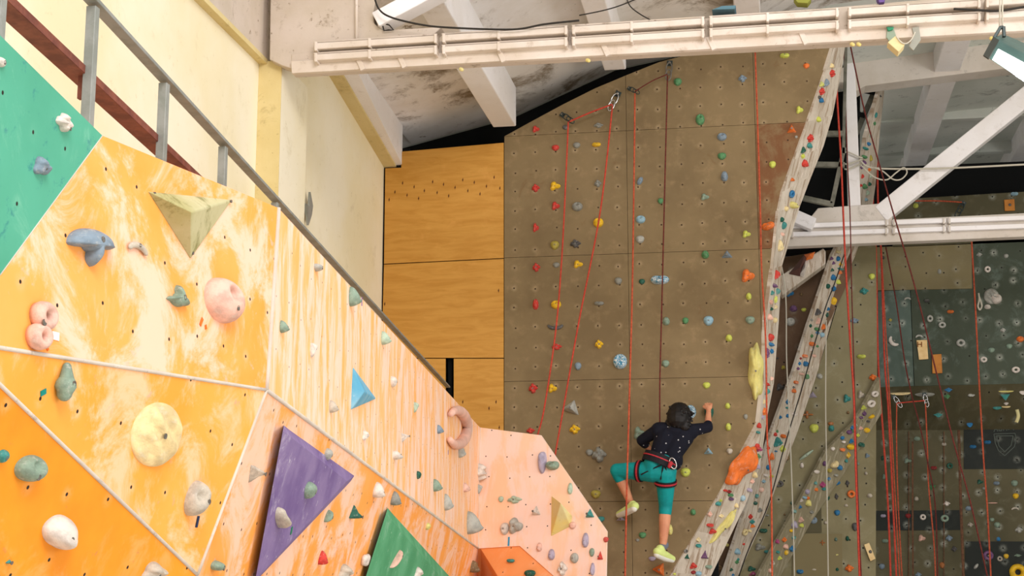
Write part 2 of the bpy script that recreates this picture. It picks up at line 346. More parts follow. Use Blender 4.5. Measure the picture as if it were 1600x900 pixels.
for i in range(3):
    for j in range(6):
        p = full
        for ax, val, kp in ((0, xs[i] + g, 1), (0, xs[i + 1] - g, -1), (2, zs[j] + g, 1), (2, zs[j + 1] - g, -1)):
            p = clip(p, ax, val, kp) if p else p
        if len(p) > 2: panel(bw, p, M['rusty'] if (i, j) == (2, 4) else M['brown'], .03)
b = MB(); b.prism([onY(x, y, BY + .045) for x, y in [(792, 216)] + BR[1:] + EL[1:] + [(792, 1140)]], (0, .05, 0)); b.build('backing', M['rope_brown'], bw)
n = NT('weathered_edge', .8, .2); v = n.coord('UV', (14, 1.6, 1)); v2 = n.coord('UV')
c = n.mix(n.mapr(n.noise(v2, 2, 6), .35, .65), (204, 194, 178), (182, 170, 152))
c = n.mix(n.math('MULTIPLY', n.mapr(n.noise(v, 1.6, 7, .7, .5), .5, .62), .65), c, (128, 96, 60))
c = n.mix(n.math('MULTIPLY', n.mapr(n.noise(v, 2.7, 7, .7, .5), .58, .66), .7), c, (236, 226, 214))
M['edge'] = n.done(c)
ER = [(1322, 60), (1316, 104), (1301, 180), (1287, 228), (1268, 275), (1250, 322), (1222, 415), (1217, 500), (1209, 600), (1198, 655), (1188, 728), (1164, 790), (1140, 840), (1112, 898), (1060, 1000), (980, 1150)]
strip = empty('climbing_arete', onY(1200, 500, BY), 'long whitish edge panel down the right side of the brown climbing wall', 'climbing panel')
def fold(parent, L, R, YL, YR, mat, key, th=.04):
    ps = []
    for i in range(len(L) - 1):
        q = [onY(*L[i], YL), onY(*R[i], YR), onY(*R[i + 1], YR), onY(*L[i + 1], YL)]
        ps.append(q); panel(parent, q, mat, th)
    register(key, ps)
fold(strip, EL, ER, BY - .01, BY + .35, M['edge'], 'areteA')
# plywood bay
pw = empty('plywood_wall', onY(690, 900, BY), 'orange brown plywood boards between the yellow wall and the brown climbing wall', 'plywood wall')
Pb = [[(602, 263), (627, 262), (627, 237), (787, 223), (787, 403), (600, 412)], [(600, 413.5), (787, 404.5), (787, 559), (596, 559)], [(596, 560.5), (696, 560.5), (696, 1150), (589, 1150)], [(709, 560.5), (787, 560.5), (787, 1150), (709, 1150)]]
for p in Pb: panel(pw, poly(p, BY), M['ply'], .02)
register('ply', [poly([(590, 230), (787, 222), (787, 1150), (585, 1150)], BY)])
b = MB(); 
rr = random.Random(3)
for (x, y) in [(629, 286), (617, 300), (608, 312), (636, 305), (647, 292), (654, 310), (663, 298), (676, 284), (683, 301), (693, 288), (701, 306), (711, 293), (723, 281), (731, 298), (741, 285), (750, 303), (760, 291), (772, 277), (781, 294), (723, 400 + 228), (775, 628), (764, 638), (780, 668), (779, 454), (601, 475)]:
    q = onY(x, y, BY - .001); b.add([q + Vector((a * .011 * (1.0 if k % 2 else .7), 0, c_ * .024)) for k, (a, c_) in enumerate(((-1, 0), (0, -1), (1, 0), (.2, 1)))], [(0, 1, 2, 3)])
b.build('screw_holes', simple('rusty_stain', (96, 52, 22), .8), pw)
b = MB(); b.prism(poly([(597, 258), (620, 258), (620, 234), (640, 232), (640, 640), (586, 640)], BY + .025), (0, .02, 0)); b.build('backing', M['black'], pw)  # black strip paints in the shadow gap along the yellow wall
b = MB(); b.prism(poly([(700, 558), (706, 558), (706, 640), (700, 640)], BY + .1), (0, .02, 0)); b.build('slot_backing', M['black'], pw)  # black strip backs the open slot in place of its shade
# --- right side bays
def olive(name, a, c2, pale, su=.24, hamt=.8, halo=(190, 194, 180)):
    n = NT(name, .75, .25); v = n.coord('UV')
    c = n.mix(n.mapr(n.noise(v, .8, 6, .6), .35, .65), a, c2)
    c = n.mix(n.math('MULTIPLY', n.mapr(n.noise(v, 3.5, 8, .7, .6), .5, .75), .35), c, pale)
    return n.done(n.tnut(c, su, su, .1, .07, .01, halo, hamt, .07, .5, (24, 22, 16)))
M['recess'] = olive('recess_brown', (112, 88, 66), (90, 68, 50), (150, 128, 100), hamt=.3)
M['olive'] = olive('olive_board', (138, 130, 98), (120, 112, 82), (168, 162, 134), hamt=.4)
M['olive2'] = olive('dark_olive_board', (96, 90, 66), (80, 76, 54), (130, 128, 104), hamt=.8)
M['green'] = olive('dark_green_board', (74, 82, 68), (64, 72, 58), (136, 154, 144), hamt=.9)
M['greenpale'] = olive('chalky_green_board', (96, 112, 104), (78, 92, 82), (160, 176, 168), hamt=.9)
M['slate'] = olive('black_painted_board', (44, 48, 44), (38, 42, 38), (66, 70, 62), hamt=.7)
M['beige'] = olive('beige_board', (132, 120, 84), (122, 112, 82), (150, 146, 120), hamt=.3)
rb = empty('climbing_wall', onY(1240, 900, 18.9), 'stepped olive and brown climbing bays between the brown wall and the dark back wall', 'climbing wall')
def flat(pts, Y, mat, key, parent=rb, th=.04):
    p = poly(pts, Y); panel(parent, p, M[mat], th); register(key, [p])
flat([(1206, 405), (1330, 385), (1330, 430), (1240, 620), (1180, 760), (1080, 1010), (1000, 1180), (870, 1180), (1050, 880), (1160, 720), (1206, 560)], 18.95, 'recess', 'recess')
BL = [(1374, 140), (1352, 215), (1341, 290), (1337, 330), (1300, 400), (1283, 450), (1262, 510), (1240, 580), (1205, 675), (1184, 740), (1160, 810), (1130, 900), (1060, 1100)]
BRr = [(1382, 140), (1374, 215), (1368, 290), (1362, 330), (1336, 400), (1315, 450), (1297, 510), (1278, 580), (1246, 675), (1221, 740), (1194, 810), (1153, 900), (1090, 1100)]
fold(rb, BL, BRr, 18.7, 19.05, M['edge'], 'areteB')
flat([(1336, 384), (1369, 384), (1371, 640), (1300, 700), (1200, 890), (1130, 1000), (1060, 1120), (1150, 900), (1220, 740), (1278, 580), (1316, 450)], 19.1, 'olive', 'olive')
CL = [(1374, 590), (1335, 660), (1290, 705), (1245, 790), (1195, 880), (1110, 1040)]
CR = [(1378, 645), (1350, 690), (1322, 735), (1268, 815), (1215, 908), (1140, 1060)]
n = NT('olive_edge', .8, .2); v = n.coord('UV', (14, 1.6, 1))
M['edge2'] = n.done(n.mix(n.math('MULTIPLY', n.mapr(n.noise(v, 2, 7, .7, .5), .5, .66), .7), (138, 130, 104), (190, 182, 160)))
fold(rb, CL, CR, 19.0, 19.3, M['edge2'], 'areteC')
flat([(1369, 660), (1368, 1100), (1120, 1100), (1180, 980), (1205, 900), (1255, 800), (1310, 712), (1350, 640)], 19.35, 'olive', 'low')
b = MB(); b.prism(poly([(1316, 852), (1318, 1090), (1234, 1090), (1240, 834), (1316, 834)], 19.33), (0, .012, 0)); b.build('panel', M['beige'], rb)
b = MB(); b.prism(poly([(1283, 770), (1284, 832), (1240, 832), (1262, 800)], 19.33), (0, .012, 0)); b.build('panel', M['olive2'], rb)
# far wall
FY = 20.6
fw = empty('climbing_wall', onY(1480, 900, FY), 'dark green and olive back climbing wall in shade at the far right', 'climbing wall')
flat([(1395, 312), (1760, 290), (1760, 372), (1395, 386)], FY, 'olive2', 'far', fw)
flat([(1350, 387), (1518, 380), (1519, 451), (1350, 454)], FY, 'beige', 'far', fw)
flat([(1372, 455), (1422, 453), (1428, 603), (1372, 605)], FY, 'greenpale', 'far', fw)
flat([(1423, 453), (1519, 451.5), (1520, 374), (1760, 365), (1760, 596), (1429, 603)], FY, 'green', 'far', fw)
b = MB(); b.prism([onY(1366, 605, FY), onY(1760, 596, FY), onY(1760, 672, FY + .9), onY(1366, 672, FY + .9)], (0, .04, .03))
n_ = (onY(1760, 596, FY) - onY(1366, 605, FY)); o = b.build('panel', M['olive2'], fw, (Vector(), Vector((1, 0, 0)), Vector((0, 0, 1))))
register('ledge', [[onY(1366, 605, FY), onY(1760, 596, FY), onY(1760, 672, FY + .9), onY(1366, 672, FY + .9)]])
LY = FY + .9
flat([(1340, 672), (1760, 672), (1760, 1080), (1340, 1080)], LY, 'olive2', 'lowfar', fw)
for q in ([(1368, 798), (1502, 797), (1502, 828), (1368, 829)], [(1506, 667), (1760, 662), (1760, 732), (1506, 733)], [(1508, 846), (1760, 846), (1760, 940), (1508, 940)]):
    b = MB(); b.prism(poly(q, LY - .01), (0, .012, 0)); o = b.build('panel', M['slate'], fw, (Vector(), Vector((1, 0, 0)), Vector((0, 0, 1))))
    o['label'] = 'black painted board'
for x in (1420, 1475): 
    b = MB(); b.bar(onY(x, 674, LY - .02), onY(x, 1000, LY - .02), .012, .01); b.build('seam', M['rope_brown'], fw)
# black structural opening between the brown wall and the stepped bays
fr = empty('steel_frame', onY(1290, 330, 17.2), 'grey steel frame in the black opening beside the top of the brown wall', 'steel frame')
b = MB(); b.prism(poly([(1240, 20), (1345, 20), (1342, 400), (1200, 400), (1200, 370), (1262, 200)], 19.4), (0, .05, 0)); b.build('void_sheet', M['black'], fr)  # near-black sheet put in for the darkness of the opening
for p, q, t in (((1272, 208), (1318, 208), 8), ((1268, 256), (1320, 257), 8), ((1252, 308), (1303, 319), 8), ((1319, 230), (1300, 318), 7), ((1322, 60), (1318, 240), 5)):
    b = MB(); sbar(b, p, q, t, 17.1, .06); b.build('bar', M['frame'], fr, bevel=.004)
b = MB(); sbar(b, (1366, 142), (1338, 208), 8, 18.9, .06); b.build('bar', M['frame'], fr)
for p, q in (((1345, 139), (1368, 144)), ((1338, 176), (1352, 180))):
    b = MB(); sbar(b, p, q, 6, 18.85, .06); b.build('bar', M['black'], fr)
# wooden box with big coloured wedge under the far truss
# --- near orange bouldering wall
ow = empty('climbing_wall', at(400, 900, 6) - Vector((0, 0, 1.6)), 'orange painted bouldering wall with green corner panel in the left foreground', 'climbing wall')
M['orange'] = painted('orange_paint', (250, 170, 84), (248, 158, 62), (248, 206, 182), (208, 186, 180), pale_lo=.44, pamt=.85)
M['orange_shaded'] = painted('shaded_orange_paint', (244, 156, 30), (236, 140, 20), (240, 190, 130), (176, 120, 80), pamt=.35)  # deeper tone paints in the shade of the overhanging lower panel
M['orange_mid'] = painted('mid_orange_paint', (250, 172, 74), (248, 162, 58), (246, 206, 170), (190, 160, 146), pamt=.75, pale_lo=.46)
M['orange_pale'] = painted('chalky_orange_paint', (252, 194, 132), (252, 182, 104), (250, 220, 206), (238, 220, 214), streak=(3.2, .8, 1), pale_lo=.42, hole=.004)
M['orange_end'] = painted('overexposed_orange_paint', (251, 214, 186), (250, 204, 166), (248, 222, 212), (236, 220, 216), streak=(2, .6, 1), pale_lo=.42, hole=.006)  # paler pink base holds the overexposed brightness of the end face
M['orange_flat'] = painted('coral_paint', (248, 168, 106), (246, 156, 88), (250, 198, 160), (230, 190, 170), hole=.004)
M['greenp'] = painted('green_paint', (84, 172, 142), (74, 160, 130), (140, 206, 176), (24, 110, 124), pamt=.5, pale_lo=.52, plo=.56)
V = dict(a0=at(-260, -200, 3.8), a1=at(0, 55, 4.3), a2=at(160, 212, 4.7), a3=at(435, 325, 6.2), g1=at(0, 430, 4.25), g0=at(-260, 790, 3.9),
         s0=at(-260, 506, 3.95), s1=at(0, 543, 4.15), s2=at(416, 609, 5.55), t1=at(0, 600, 4.15), t0=at(-260, 345, 3.9), e1=at(308, 898, 5.35),
         T=at(750, 668, 14.4), Bm=at(747, 857, 13.7), k1=at(845, 680, 13.9), k2=at(948, 830, 13.6), k3=at(942, 1170, 13.6), c1=at(748, 1178, 13.7), c2=at(240, 1620, 5.25), h1=at(812, 853, 13.55), h2=at(905, 935, 13.4))
def onp(px, py, a, b_, c_):
    n_ = (b_ - a).cross(c_ - a); r = ray(px, py); return EYE + r * (n_.dot(a - EYE) / n_.dot(r))
V['a2'] = at(160, 212, 4.85); V['s2'] = at(416, 609, 5.95)
UP_ = (V['a3'], V['a2'], V['s2'])
V['s1'] = onp(0, 543, *UP_); V['g1'] = onp(0, 430, *UP_); V['s0'] = onp(-160, 517, *UP_); V['g0'] = onp(-160, 648, *UP_)
V['a1'] = at(0, 55, (V['g1'] - EYE).dot(FW) * .98); GP = (V['a2'], V['g1'], V['a1']); V['a0'] = onp(-160, -108, *GP); V['gg'] = onp(-160, 648, *GP); 
V['e1'] = at(308, 898, 5.6); MP = (V['s1'], V['s2'], V['e1']); V['t1'] = onp(0, 600, *MP); V['m0'] = onp(-72, 532, *UP_); V['gL'] = onp(-160, 570, *GP)
V['Bm'] = onp(747, 857, V['a3'], V['T'], V['s2'])
LP_ = (V['s2'], V['e1'], V['Bm']); V['c2'] = onp(250, 1240, *LP_); V['c1'] = onp(748, 1178, *LP_)
EP = (V['T'], V['Bm'], at(948, 830, 13.5)); V['k2'] = at(948, 830, 13.5); V['k1'] = onp(845, 680, *EP); V['k3'] = onp(942, 1170, *EP); V['h1'] = onp(812, 853, *EP); V['h2'] = onp(905, 935, *EP)
for k_ in V: print(k_, round((V[k_] - EYE).dot(FW), 2), [round(q_, 2) for q_ in V[k_]])
DP = (V['t1'], V['e1'], at(250, 1240, 5.8)); V['c2b'] = at(250, 1240, 5.8)
V['z1'] = onp(-160, 1240, *DP); 
facets = [('green corner panel', ['a0', 'a1', 'a2', 'g1', 'm0', 'gL'], 'greenp'), ('upper orange panel', ['a2', 'a3', 's2', 's1', 'm0', 'g1'], 'orange'),
          ('middle orange panel', ['s1', 's2', 'e1', 't1', 'm0'], 'orange_mid'), ('deep orange lower panel', ['t1', 'e1', 'c2b', 'z1', 'gL', 'm0'], 'orange_shaded'),
          ('long chalky orange face', ['a3', 'T', 'Bm', 's2'], 'orange_pale'), ('lower orange face', ['s2', 'Bm', 'c1', 'c2', 'e1'], 'orange'),
          ('pale pink orange end face', ['T', 'k1', 'k2', 'k3', 'h2', 'h1', 'Bm'], 'orange_end'), ('coral lower facet', ['Bm', 'h1', 'h2', 'k3', 'c1'], 'orange_flat')]
# hidden left fringe so that the corner closes beyond the frame
for nm, ks, mt in facets:
    ps = [V[k] for k in ks]; o, nn = panel(ow, ps, M[mt], .02); o['label'] = nm
    register(nm, [ps])
def seam(a, c_, r, wob=0):
    b = MB(); a = V[a] if isinstance(a, str) else a; c_ = V[c_] if isinstance(c_, str) else c_
    b.tube([a.lerp(c_, i / 12) for i in range(13)], r, 8); o = b.build('seam_filler', M['caulk'], ow)
seam('m0', 's2', .0065); seam('m0', 'e1', .0065); seam('a3', 's2', .010); seam('s2', 'e1', .0075); seam('s2', 'Bm', .009); seam('T', 'Bm', .006); seam('a2', 'g1', .002)
# railing behind the orange wall
dirr = ray(972, 900); dirr.z = 0; dirr.normalize()
P0 = at(435, 317, 7.7); 
def on_line(P, px):                                # point of the horizontal line through P seen at pixel column px
    best = None
    lo, hi = -5.0, 12.0
    def col(t): q = P + dirr * t - EYE; return 800 + F * q.dot(RT) / q.dot(FW)
    for _ in range(50):
        m = (lo + hi) / 2
        if col(m) < px: lo = m
        else: hi = m
    return P + dirr * lo
lo_ = P0 - dirr * 4.2
H0 = on_line(P0, 60); H1 = on_line(P0, 700)
rl = empty('guard_rail', Vector((P0.x, P0.y, P0.z - 1.2)), 'grey steel guard rail rising behind the orange bouldering wall against the yellow wall', 'railing')
b = MB(); b.bar(H0, H1, .044, .015); b.build('handrail', M['grey_metal'], rl, bevel=.002)
for px in (142, 253, 345, 426):
    q = on_line(P0, px + 4); b = MB(); b.bar(q - Vector((0, 0, 1.3)), q - Vector((0, 0, .018)), .033, .033, (0, 1, 0)); b.build('post', M['grey_metal'], rl, bevel=.002)
q = on_line(P0, 8); b = MB(); b.bar(q - Vector((0, 0, 1.3)), q, .033, .033, (0, 1, 0)); b.build('post', M['grey_metal'], rl, bevel=.002)
P1 = at(290, 262, 4.69 * 1.0) 
q = on_line(P0, 290); dd = (q - EYE).dot(FW); P1 = at(290, 258, dd + .04)
b = MB(); b.bar(on_line(P1, -60), on_line(P1, 372), .01, .026); b.build('angle_flange', M['red_steel'], rl); 
b = MB(); off = Vector((0, 0, -.022)); b.bar(on_line(P1, -60) + off * .5 - RT * .03, on_line(P1, 372) + off * .5 - RT * .03, .066, .007); b.build('angle_web', M['red_steel'], rl)
q = on_line(P1, 136); b = MB(); b.box(q + Vector((0, 0, -.05)), .05, .02, .08); b.build('bracket_plate', M['red_steel'], rl)
# strip bracket on the yellow wall
b = MB(); qs = [onX(x, y, XW + .03) for x, y in ((482, 300), (486, 322), (484, 336), (479, 352), (477, 338), (474, 320), (476, 318), (480, 325))]
b.prism(qs, (.02, 0, 0)); tag(b.build('metal_strip', M['grey_metal']), 'small bent grey metal strip fixed to the yellow plaster wall', 'bracket')
# ------------------------------------------------------------------ climbing holds
def cosd(a): return math.cos(a)
def rnd(k, i): return noise.noise(Vector((k * 7.13 + i * 1.7, k * 3.1 - i, i * .37)))
def fbm(p, s): return noise.noise(Vector(p) * s)
SH = {}
def radial(name, R, H, nt=40, nr=11, kx=.62, fine=.02):
    """R(theta) outline, H(rho, x, y) height over the outline disc; unit size box +-0.5"""
    vs = []; fs = []
    for j in range(nr + 1):
        t = j / nr; rho = math.sin((1 - t) * math.pi / 2) ** kx if j < nr else 0
        for i in range(nt if j < nr else 1):
            th = 2 * math.pi * i / nt; r = R(th) * rho; x, y = r * math.cos(th), r * math.sin(th)
            z = H(rho, x, y) if j else 0
            z += fine * fbm((x, y, z + len(name)), 5) if j > 1 else 0
            if j == 0: z = -.03
            vs.append((x, y, z))
    for j in range(nr - 1):
        for i in range(nt): fs.append((j * nt + i, j * nt + (i + 1) % nt, (j + 1) * nt + (i + 1) % nt, (j + 1) * nt + i))
    b0 = (nr - 1) * nt
    for i in range(nt): fs.append((b0 + i, b0 + (i + 1) % nt, nr * nt))
    SH[name] = (vs, fs)
dome = lambda rho, p=2.0: max(0, 1 - rho ** (p)) ** .5
g2 = lambda x, y, cx, cy, s: math.exp(-((x - cx) ** 2 + (y - cy) ** 2) / s ** 2)
radial('round', lambda t: .48 + .02 * math.sin(3 * t), lambda r, x, y: .62 * dome(r) - .12 * g2(x, y, .05, -.1, .09))
radial('pocket', lambda t: .48 + .02 * math.cos(2 * t), lambda r, x, y: .66 * dome(r) - .34 * g2(x, y, .0, .17, .17) - .1 * g2(x, y, .08, -.16, .07))
radial('lobed', lambda t: .4 + .09 * math.cos(3 * t + .5) + .02 * math.sin(5 * t), lambda r, x, y: .55 * dome(r) * (.85 + .5 * g2(x, y, -.2, .2, .2) + .4 * g2(x, y, .22, .12, .18)) - .14 * g2(x, y, .02, -.05, .07))
radial('knobbly', lambda t: .42 + .06 * math.sin(4 * t + 1) + .03 * math.cos(7 * t), lambda r, x, y: .5 * dome(r) * (1 + .6 * fbm((x, y, 3), 5)), fine=.06)
radial('jug', lambda t: .42 + .08 * math.cos(2 * t) - .07 * max(0, math.sin(t)) ** 2, lambda r, x, y: .62 * dome(r, 3) * (1 + .35 * g2(x, y, 0, -.18, .25)) - .3 * g2(x / 1.9, y, 0, .12, .13))
radial('drop', lambda t: .33 + .15 * max(0, math.sin(t)) ** 3 + .06 * abs(math.cos(t)) , lambda r, x, y: .6 * dome(r) * (.8 + .5 * g2(x, y, 0, -.15, .25)) - .12 * g2(x, y, .02, .02, .06))
def trioutline(c, ph=math.pi / 2, rnd_=.06):
    def f(t):
        a = ((t - ph) + math.pi / 3) % (2 * math.pi / 3) - math.pi / 3
        a2 = abs(a); return min(.52, (.27 / max(.2, math.cos(math.pi / 3 - a2))) )
    return f
radial('wedge', lambda t: (.28 / math.cos((((t - math.pi / 2 + math.pi / 3) % (2 * math.pi / 3)) - math.pi / 3) - (math.pi / 3 if (((t - math.pi / 2 + math.pi / 3) % (2 * math.pi / 3)) - math.pi / 3) > 0 else -math.pi / 3))) * .96, lambda r, x, y: .8 * (1 - r) ** .75 * (.8 + .6 * g2(x, y, 0, -.15, .2)))
radial('oblong', lambda t: .2 / math.sqrt((.2 / .5) ** 2 * math.cos(t) ** 2 + math.sin(t) ** 2) , lambda r, x, y: .55 * dome(r, 2.5) - .1 * g2(x, y, .22, 0, .05))
radial('disc', lambda t: .495, lambda r, x, y: .3 * dome(r, 3) + .1 * math.sin(17 * y + 5 * math.sin(4 * x)) * (1 - r) ** .6 + .05 * fbm((x * 1.0, y * 2, 2), 6) * (1 - r), nt=72, nr=30, fine=0)
radial('egg', lambda t: .45 + .04 * math.cos(t + .8), lambda r, x, y: .5 * dome(r, 2.3) - .36 * g2(x, y, .03, .1, .12), nt=56, nr=22, fine=0)
def mush(t):
    s = math.sin(t); c = math.cos(t)
    r = .52 if s > -.05 else .52 * max(0, 1 - 2.6 * (-s - .05)) ** 1.2
    if s > 0: r = .5 / math.sqrt(c * c + (s / .82) ** 2)
    st = .5 * max(0, 1 - abs(t - 1.5 * math.pi) / .42) ** .35 if abs(t - 1.5 * math.pi) < .42 else 0
    return max(r, st, .17)
radial('mushroom', mush, lambda r, x, y: .5 * dome(r, 2.2) * (1 - .25 * max(0, y)) - .05 * g2(x, y, .02, .1, .05), nt=72, nr=14)
radial('tee', lambda t: max(.16, .5 * max(0, 1 - abs(t - math.pi / 2) / .45) ** .5 if abs(t - math.pi / 2) < .45 else 0, .5 * max(0, 1 - abs(t - 1.13 * math.pi) / .5) ** .5 if abs(t - 1.13 * math.pi) < .5 else 0, .5 * max(0, 1 - abs(t - 1.87 * math.pi) / .5) ** .5 if abs(t - 1.87 * math.pi) < .5 else 0, .36 if 1.2 * math.pi < t < 1.8 * math.pi else 0), lambda r, x, y: .5 * dome(r, 2.4), nt=64)
radial('star', lambda t: .3 + .17 * math.cos(4 * t), lambda r, x, y: .45 * dome(r, 2))
radial('tufa', lambda t: .5 / math.sqrt(math.cos(t) ** 2 + math.sin(t) ** 2) * (.92 + .08 * math.sin(6 * t)), lambda r, x, y: .5 * dome(r, 2.2) * (1 + .4 * math.sin(9 * y)), nt=56, nr=14)
def ringshape(name, parts):
    vs = []; fs = []
    for cx, cy, R, r, hh in parts:
        b0 = len(vs); A, B_ = 30, 10
        for i in range(A):
            for j in range(B_):
                a = 2 * math.pi * i / A; q = 2 * math.pi * j / B_
                vs.append((cx + (R + r * math.cos(q)) * math.cos(a), cy + (R + r * math.cos(q)) * math.sin(a), max(-.02, hh * (.5 + .9 * math.sin(q)))))
        for i in range(A):
            for j in range(B_): fs.append((b0 + i * B_ + j, b0 + ((i + 1) % A) * B_ + j, b0 + ((i + 1) % A) * B_ + (j + 1) % B_, b0 + i * B_ + (j + 1) % B_))
    SH[name] = (vs, fs)
ringshape('ring', [(0, 0, .33, .17, .3)])
ringshape('eight', [(.06, .22, .19, .12, .26), (-.06, -.23, .17, .11, .26)])
def arcshape(name, a0, a1, R, r0, hh):
    b = MB(); pts = []; rr = []
    for i in range(17):
        t = i / 16; a = a0 + (a1 - a0) * t; pts.append((R * math.cos(a), R * math.sin(a) - R * .35, hh * .35)); rr.append(max(.03, r0 * math.sin(math.pi * (.08 + .84 * t)) ** .7))
    b.tube(pts, rr, 12); SH[name] = ([tuple(p) for p in b.v], [tuple(f) for f in b.f])
arcshape('crescent', .05 * math.pi, .95 * math.pi, .42, .17, .5)
# inverted crescent smiles
b = MB(); b.caps((0, .34, .1), (0, -.1, .22), .13, .26); b.caps((0, -.12, .2), (.02, -.26, .2), .3, .22); SH['cone'] = ([tuple(p) for p in b.v], [tuple(f) for f in b.f])
b = MB(); b.caps((-.2, .05, .15), (-.17, -.12, .15), .27, .24); b.caps((.2, .12, .15), (.2, -.15, .15), .25, .24); SH['twin'] = ([tuple(p) for p in b.v], [tuple(f) for f in b.f])
SHWORD = dict(round='round', pocket='pocketed', lobed='lobed', knobbly='knobbly', jug='jug-shaped', drop='drop-shaped', wedge='wedge-shaped', oblong='oblong', disc='disc-shaped', egg='egg-shaped', mushroom='mushroom-shaped', tee='T-shaped', star='star-shaped', tufa='long rippled', ring='ring-shaped', eight='figure-eight', crescent='crescent', cone='cone-shaped', twin='double-lobed')
PAL = dict(red=(206, 60, 48), darkred=(150, 44, 44), yellow=(238, 190, 30), olive=(176, 160, 66), lime=(206, 214, 92), grey=(142, 142, 132), lightgrey=(178, 178, 168), darkgrey=(88, 86, 84), white=(226, 216, 204),
           blue=(40, 118, 168), bluegrey=(130, 148, 162), paleblue=(150, 188, 204), teal=(60, 142, 136), green=(84, 142, 92), darkgreen=(30, 92, 74), greygreen=(136, 158, 138), palegreen=(180, 200, 176), orange=(238, 122, 48), cream=(236, 216, 160),
           pink=(238, 190, 170), brown=(132, 106, 72), purple=(112, 76, 116), lavender=(176, 166, 186), magenta=(176, 70, 120), black=(36, 36, 38), sand=(242, 218, 160), bluewhite=(0, 0, 0), greenwhite=(0, 0, 0), stone=(196, 186, 168), rust=(168, 104, 52), paleyellow=(226, 216, 130), marble=(0, 0, 0))
CW = dict(darkred='dark red', lightgrey='light grey', darkgrey='dark grey', bluegrey='blue-grey', paleblue='pale blue', darkgreen='dark green', greygreen='grey-green', palegreen='pale green', marble='blue-marbled', stone='chalky grey', paleyellow='pale yellow', sand='sandy cream', lime='lime green')
HM = {}
def holdmat(c):
    if c in HM: return HM[c]
    n = NT('resin_' + c, .62, .35); v = n.coord('Object')
    if c == 'marble':
        x = n.mix(n.mapr(n.math('SINE', n.math('MULTIPLY', n.noise(v, 3.2, 2, .5, 1.2), 34)), -.2, .3), (70, 138, 170), (214, 224, 226))
    else:
        k = PAL[c]; d = tuple(int(q * .86) for q in k)
        x = n.mix(n.mapr(n.noise(v, 3, 5, .6), .35, .65), k, d)
        x = n.mix(n.math('MULTIPLY', n.mapr(n.noise(v, 4.5, 6, .7), .52, .72), .38), x, (226, 220, 208))
    n.bump(n.noise(v, 14, 5, .7), .25, .02); HM[c] = n.done(x); return HM[c]
BOLT = None
MC = {}; HOLDS = []
def boltmesh():
    global BOLT
    if BOLT is None:
        b = MB(); N = 14
        ring = lambda r, z: [(r * math.cos(2 * math.pi * k / N), r * math.sin(2 * math.pi * k / N), z) for k in range(N)]
        rs = [ring(1, -.6), ring(1, .25), ring(.72, .3), ring(.6, .05)]
        vs = sum(rs, []); fs = [(j * N + k, j * N + (k + 1) % N, (j + 1) * N + (k + 1) % N, (j + 1) * N + k) for j in range(3) for k in range(N)] + [list(range(3 * N, 4 * N))]
        b.add(vs, fs); BOLT = b.mesh('bolt'); BOLT.materials.append(M['bolt'])
    return BOLT
WN = {}
CUT = 0
SMALL = []
def hold(px, py, wpx, hpx, col, shape, keys=None, rot=0, name='climbing_hold', bolt=None, prot=.55, lab=None, boltxy=(0, -.02)):
    h = cast(px, py, keys)
    if not h: print('MISS', px, py, keys); return None
    loc, n, key, dist = h; d = (loc - EYE).dot(FW)
    w_, h_ = wpx * d / F, hpx * d / F
    vv = (Vector((0, 0, 1)) - n * n.z).normalized(); rr_ = ray(px, py).normalized()
    w_ /= max(.62, math.sqrt(1 - vv.cross(n).dot(rr_) ** 2)) if abs(rot) < 30 else 1
    mk = (shape, col)
    if mk not in MC:
        vs, fs = SH[shape]; me = bpy.data.meshes.new(shape + '_hold'); me.from_pydata(vs, [], fs)
        bm = bmesh.new(); bm.from_mesh(me); bmesh.ops.recalc_face_normals(bm, faces=bm.faces); bm.to_mesh(me); bm.free()
        for p in me.polygons: p.use_smooth = True
        me.materials.append(holdmat(col)); MC[mk] = me
    o = bpy.data.objects.new(name, MC[mk]); COL.objects.link(o)
    v = (Vector((0, 0, 1)) - n * n.z).normalized(); u = v.cross(n)
    R = Matrix((u, v, n)).transposed().to_4x4() @ Matrix.Rotation(math.radians(rot), 4, 'Z')
    o['px'] = wpx * hpx
    o.rotation_mode = 'QUATERNION'; o.rotation_quaternion = R.to_quaternion(); o.location = loc
    p_ = min(w_, h_) * prot if max(w_, h_) < 2.2 * min(w_, h_) else min(w_, h_) * prot * 1.3
    o.scale = (w_, h_, p_ * 1.5)
    o['category'] = 'climbing hold'
    if bolt if bolt is not None else max(wpx, hpx) >= 15:
        vs = SH[shape][0]; bx, by = boltxy
        zt = max([q[2] for q in vs if abs(q[0] - bx) < .06 and abs(q[1] - by) < .06] or [.2])
        c = bpy.data.objects.new('bolt', boltmesh()); COL.objects.link(c); c.parent = o
        r = max(.006, min(.010, .11 * min(w_, h_))); c.location = (bx, by, zt - .01); c.scale = (r / w_, r / h_, r / o.scale.z * .35)
    HOLDS.append((o, col, shape, key, px, py, lab)); return o
def H(keys, rows):
    for r in rows:
        r = list(r); kw = r.pop() if isinstance(r[-1], dict) else {}
        hold(*r, keys=keys, **kw)
FK = [f[0] for f in facets]
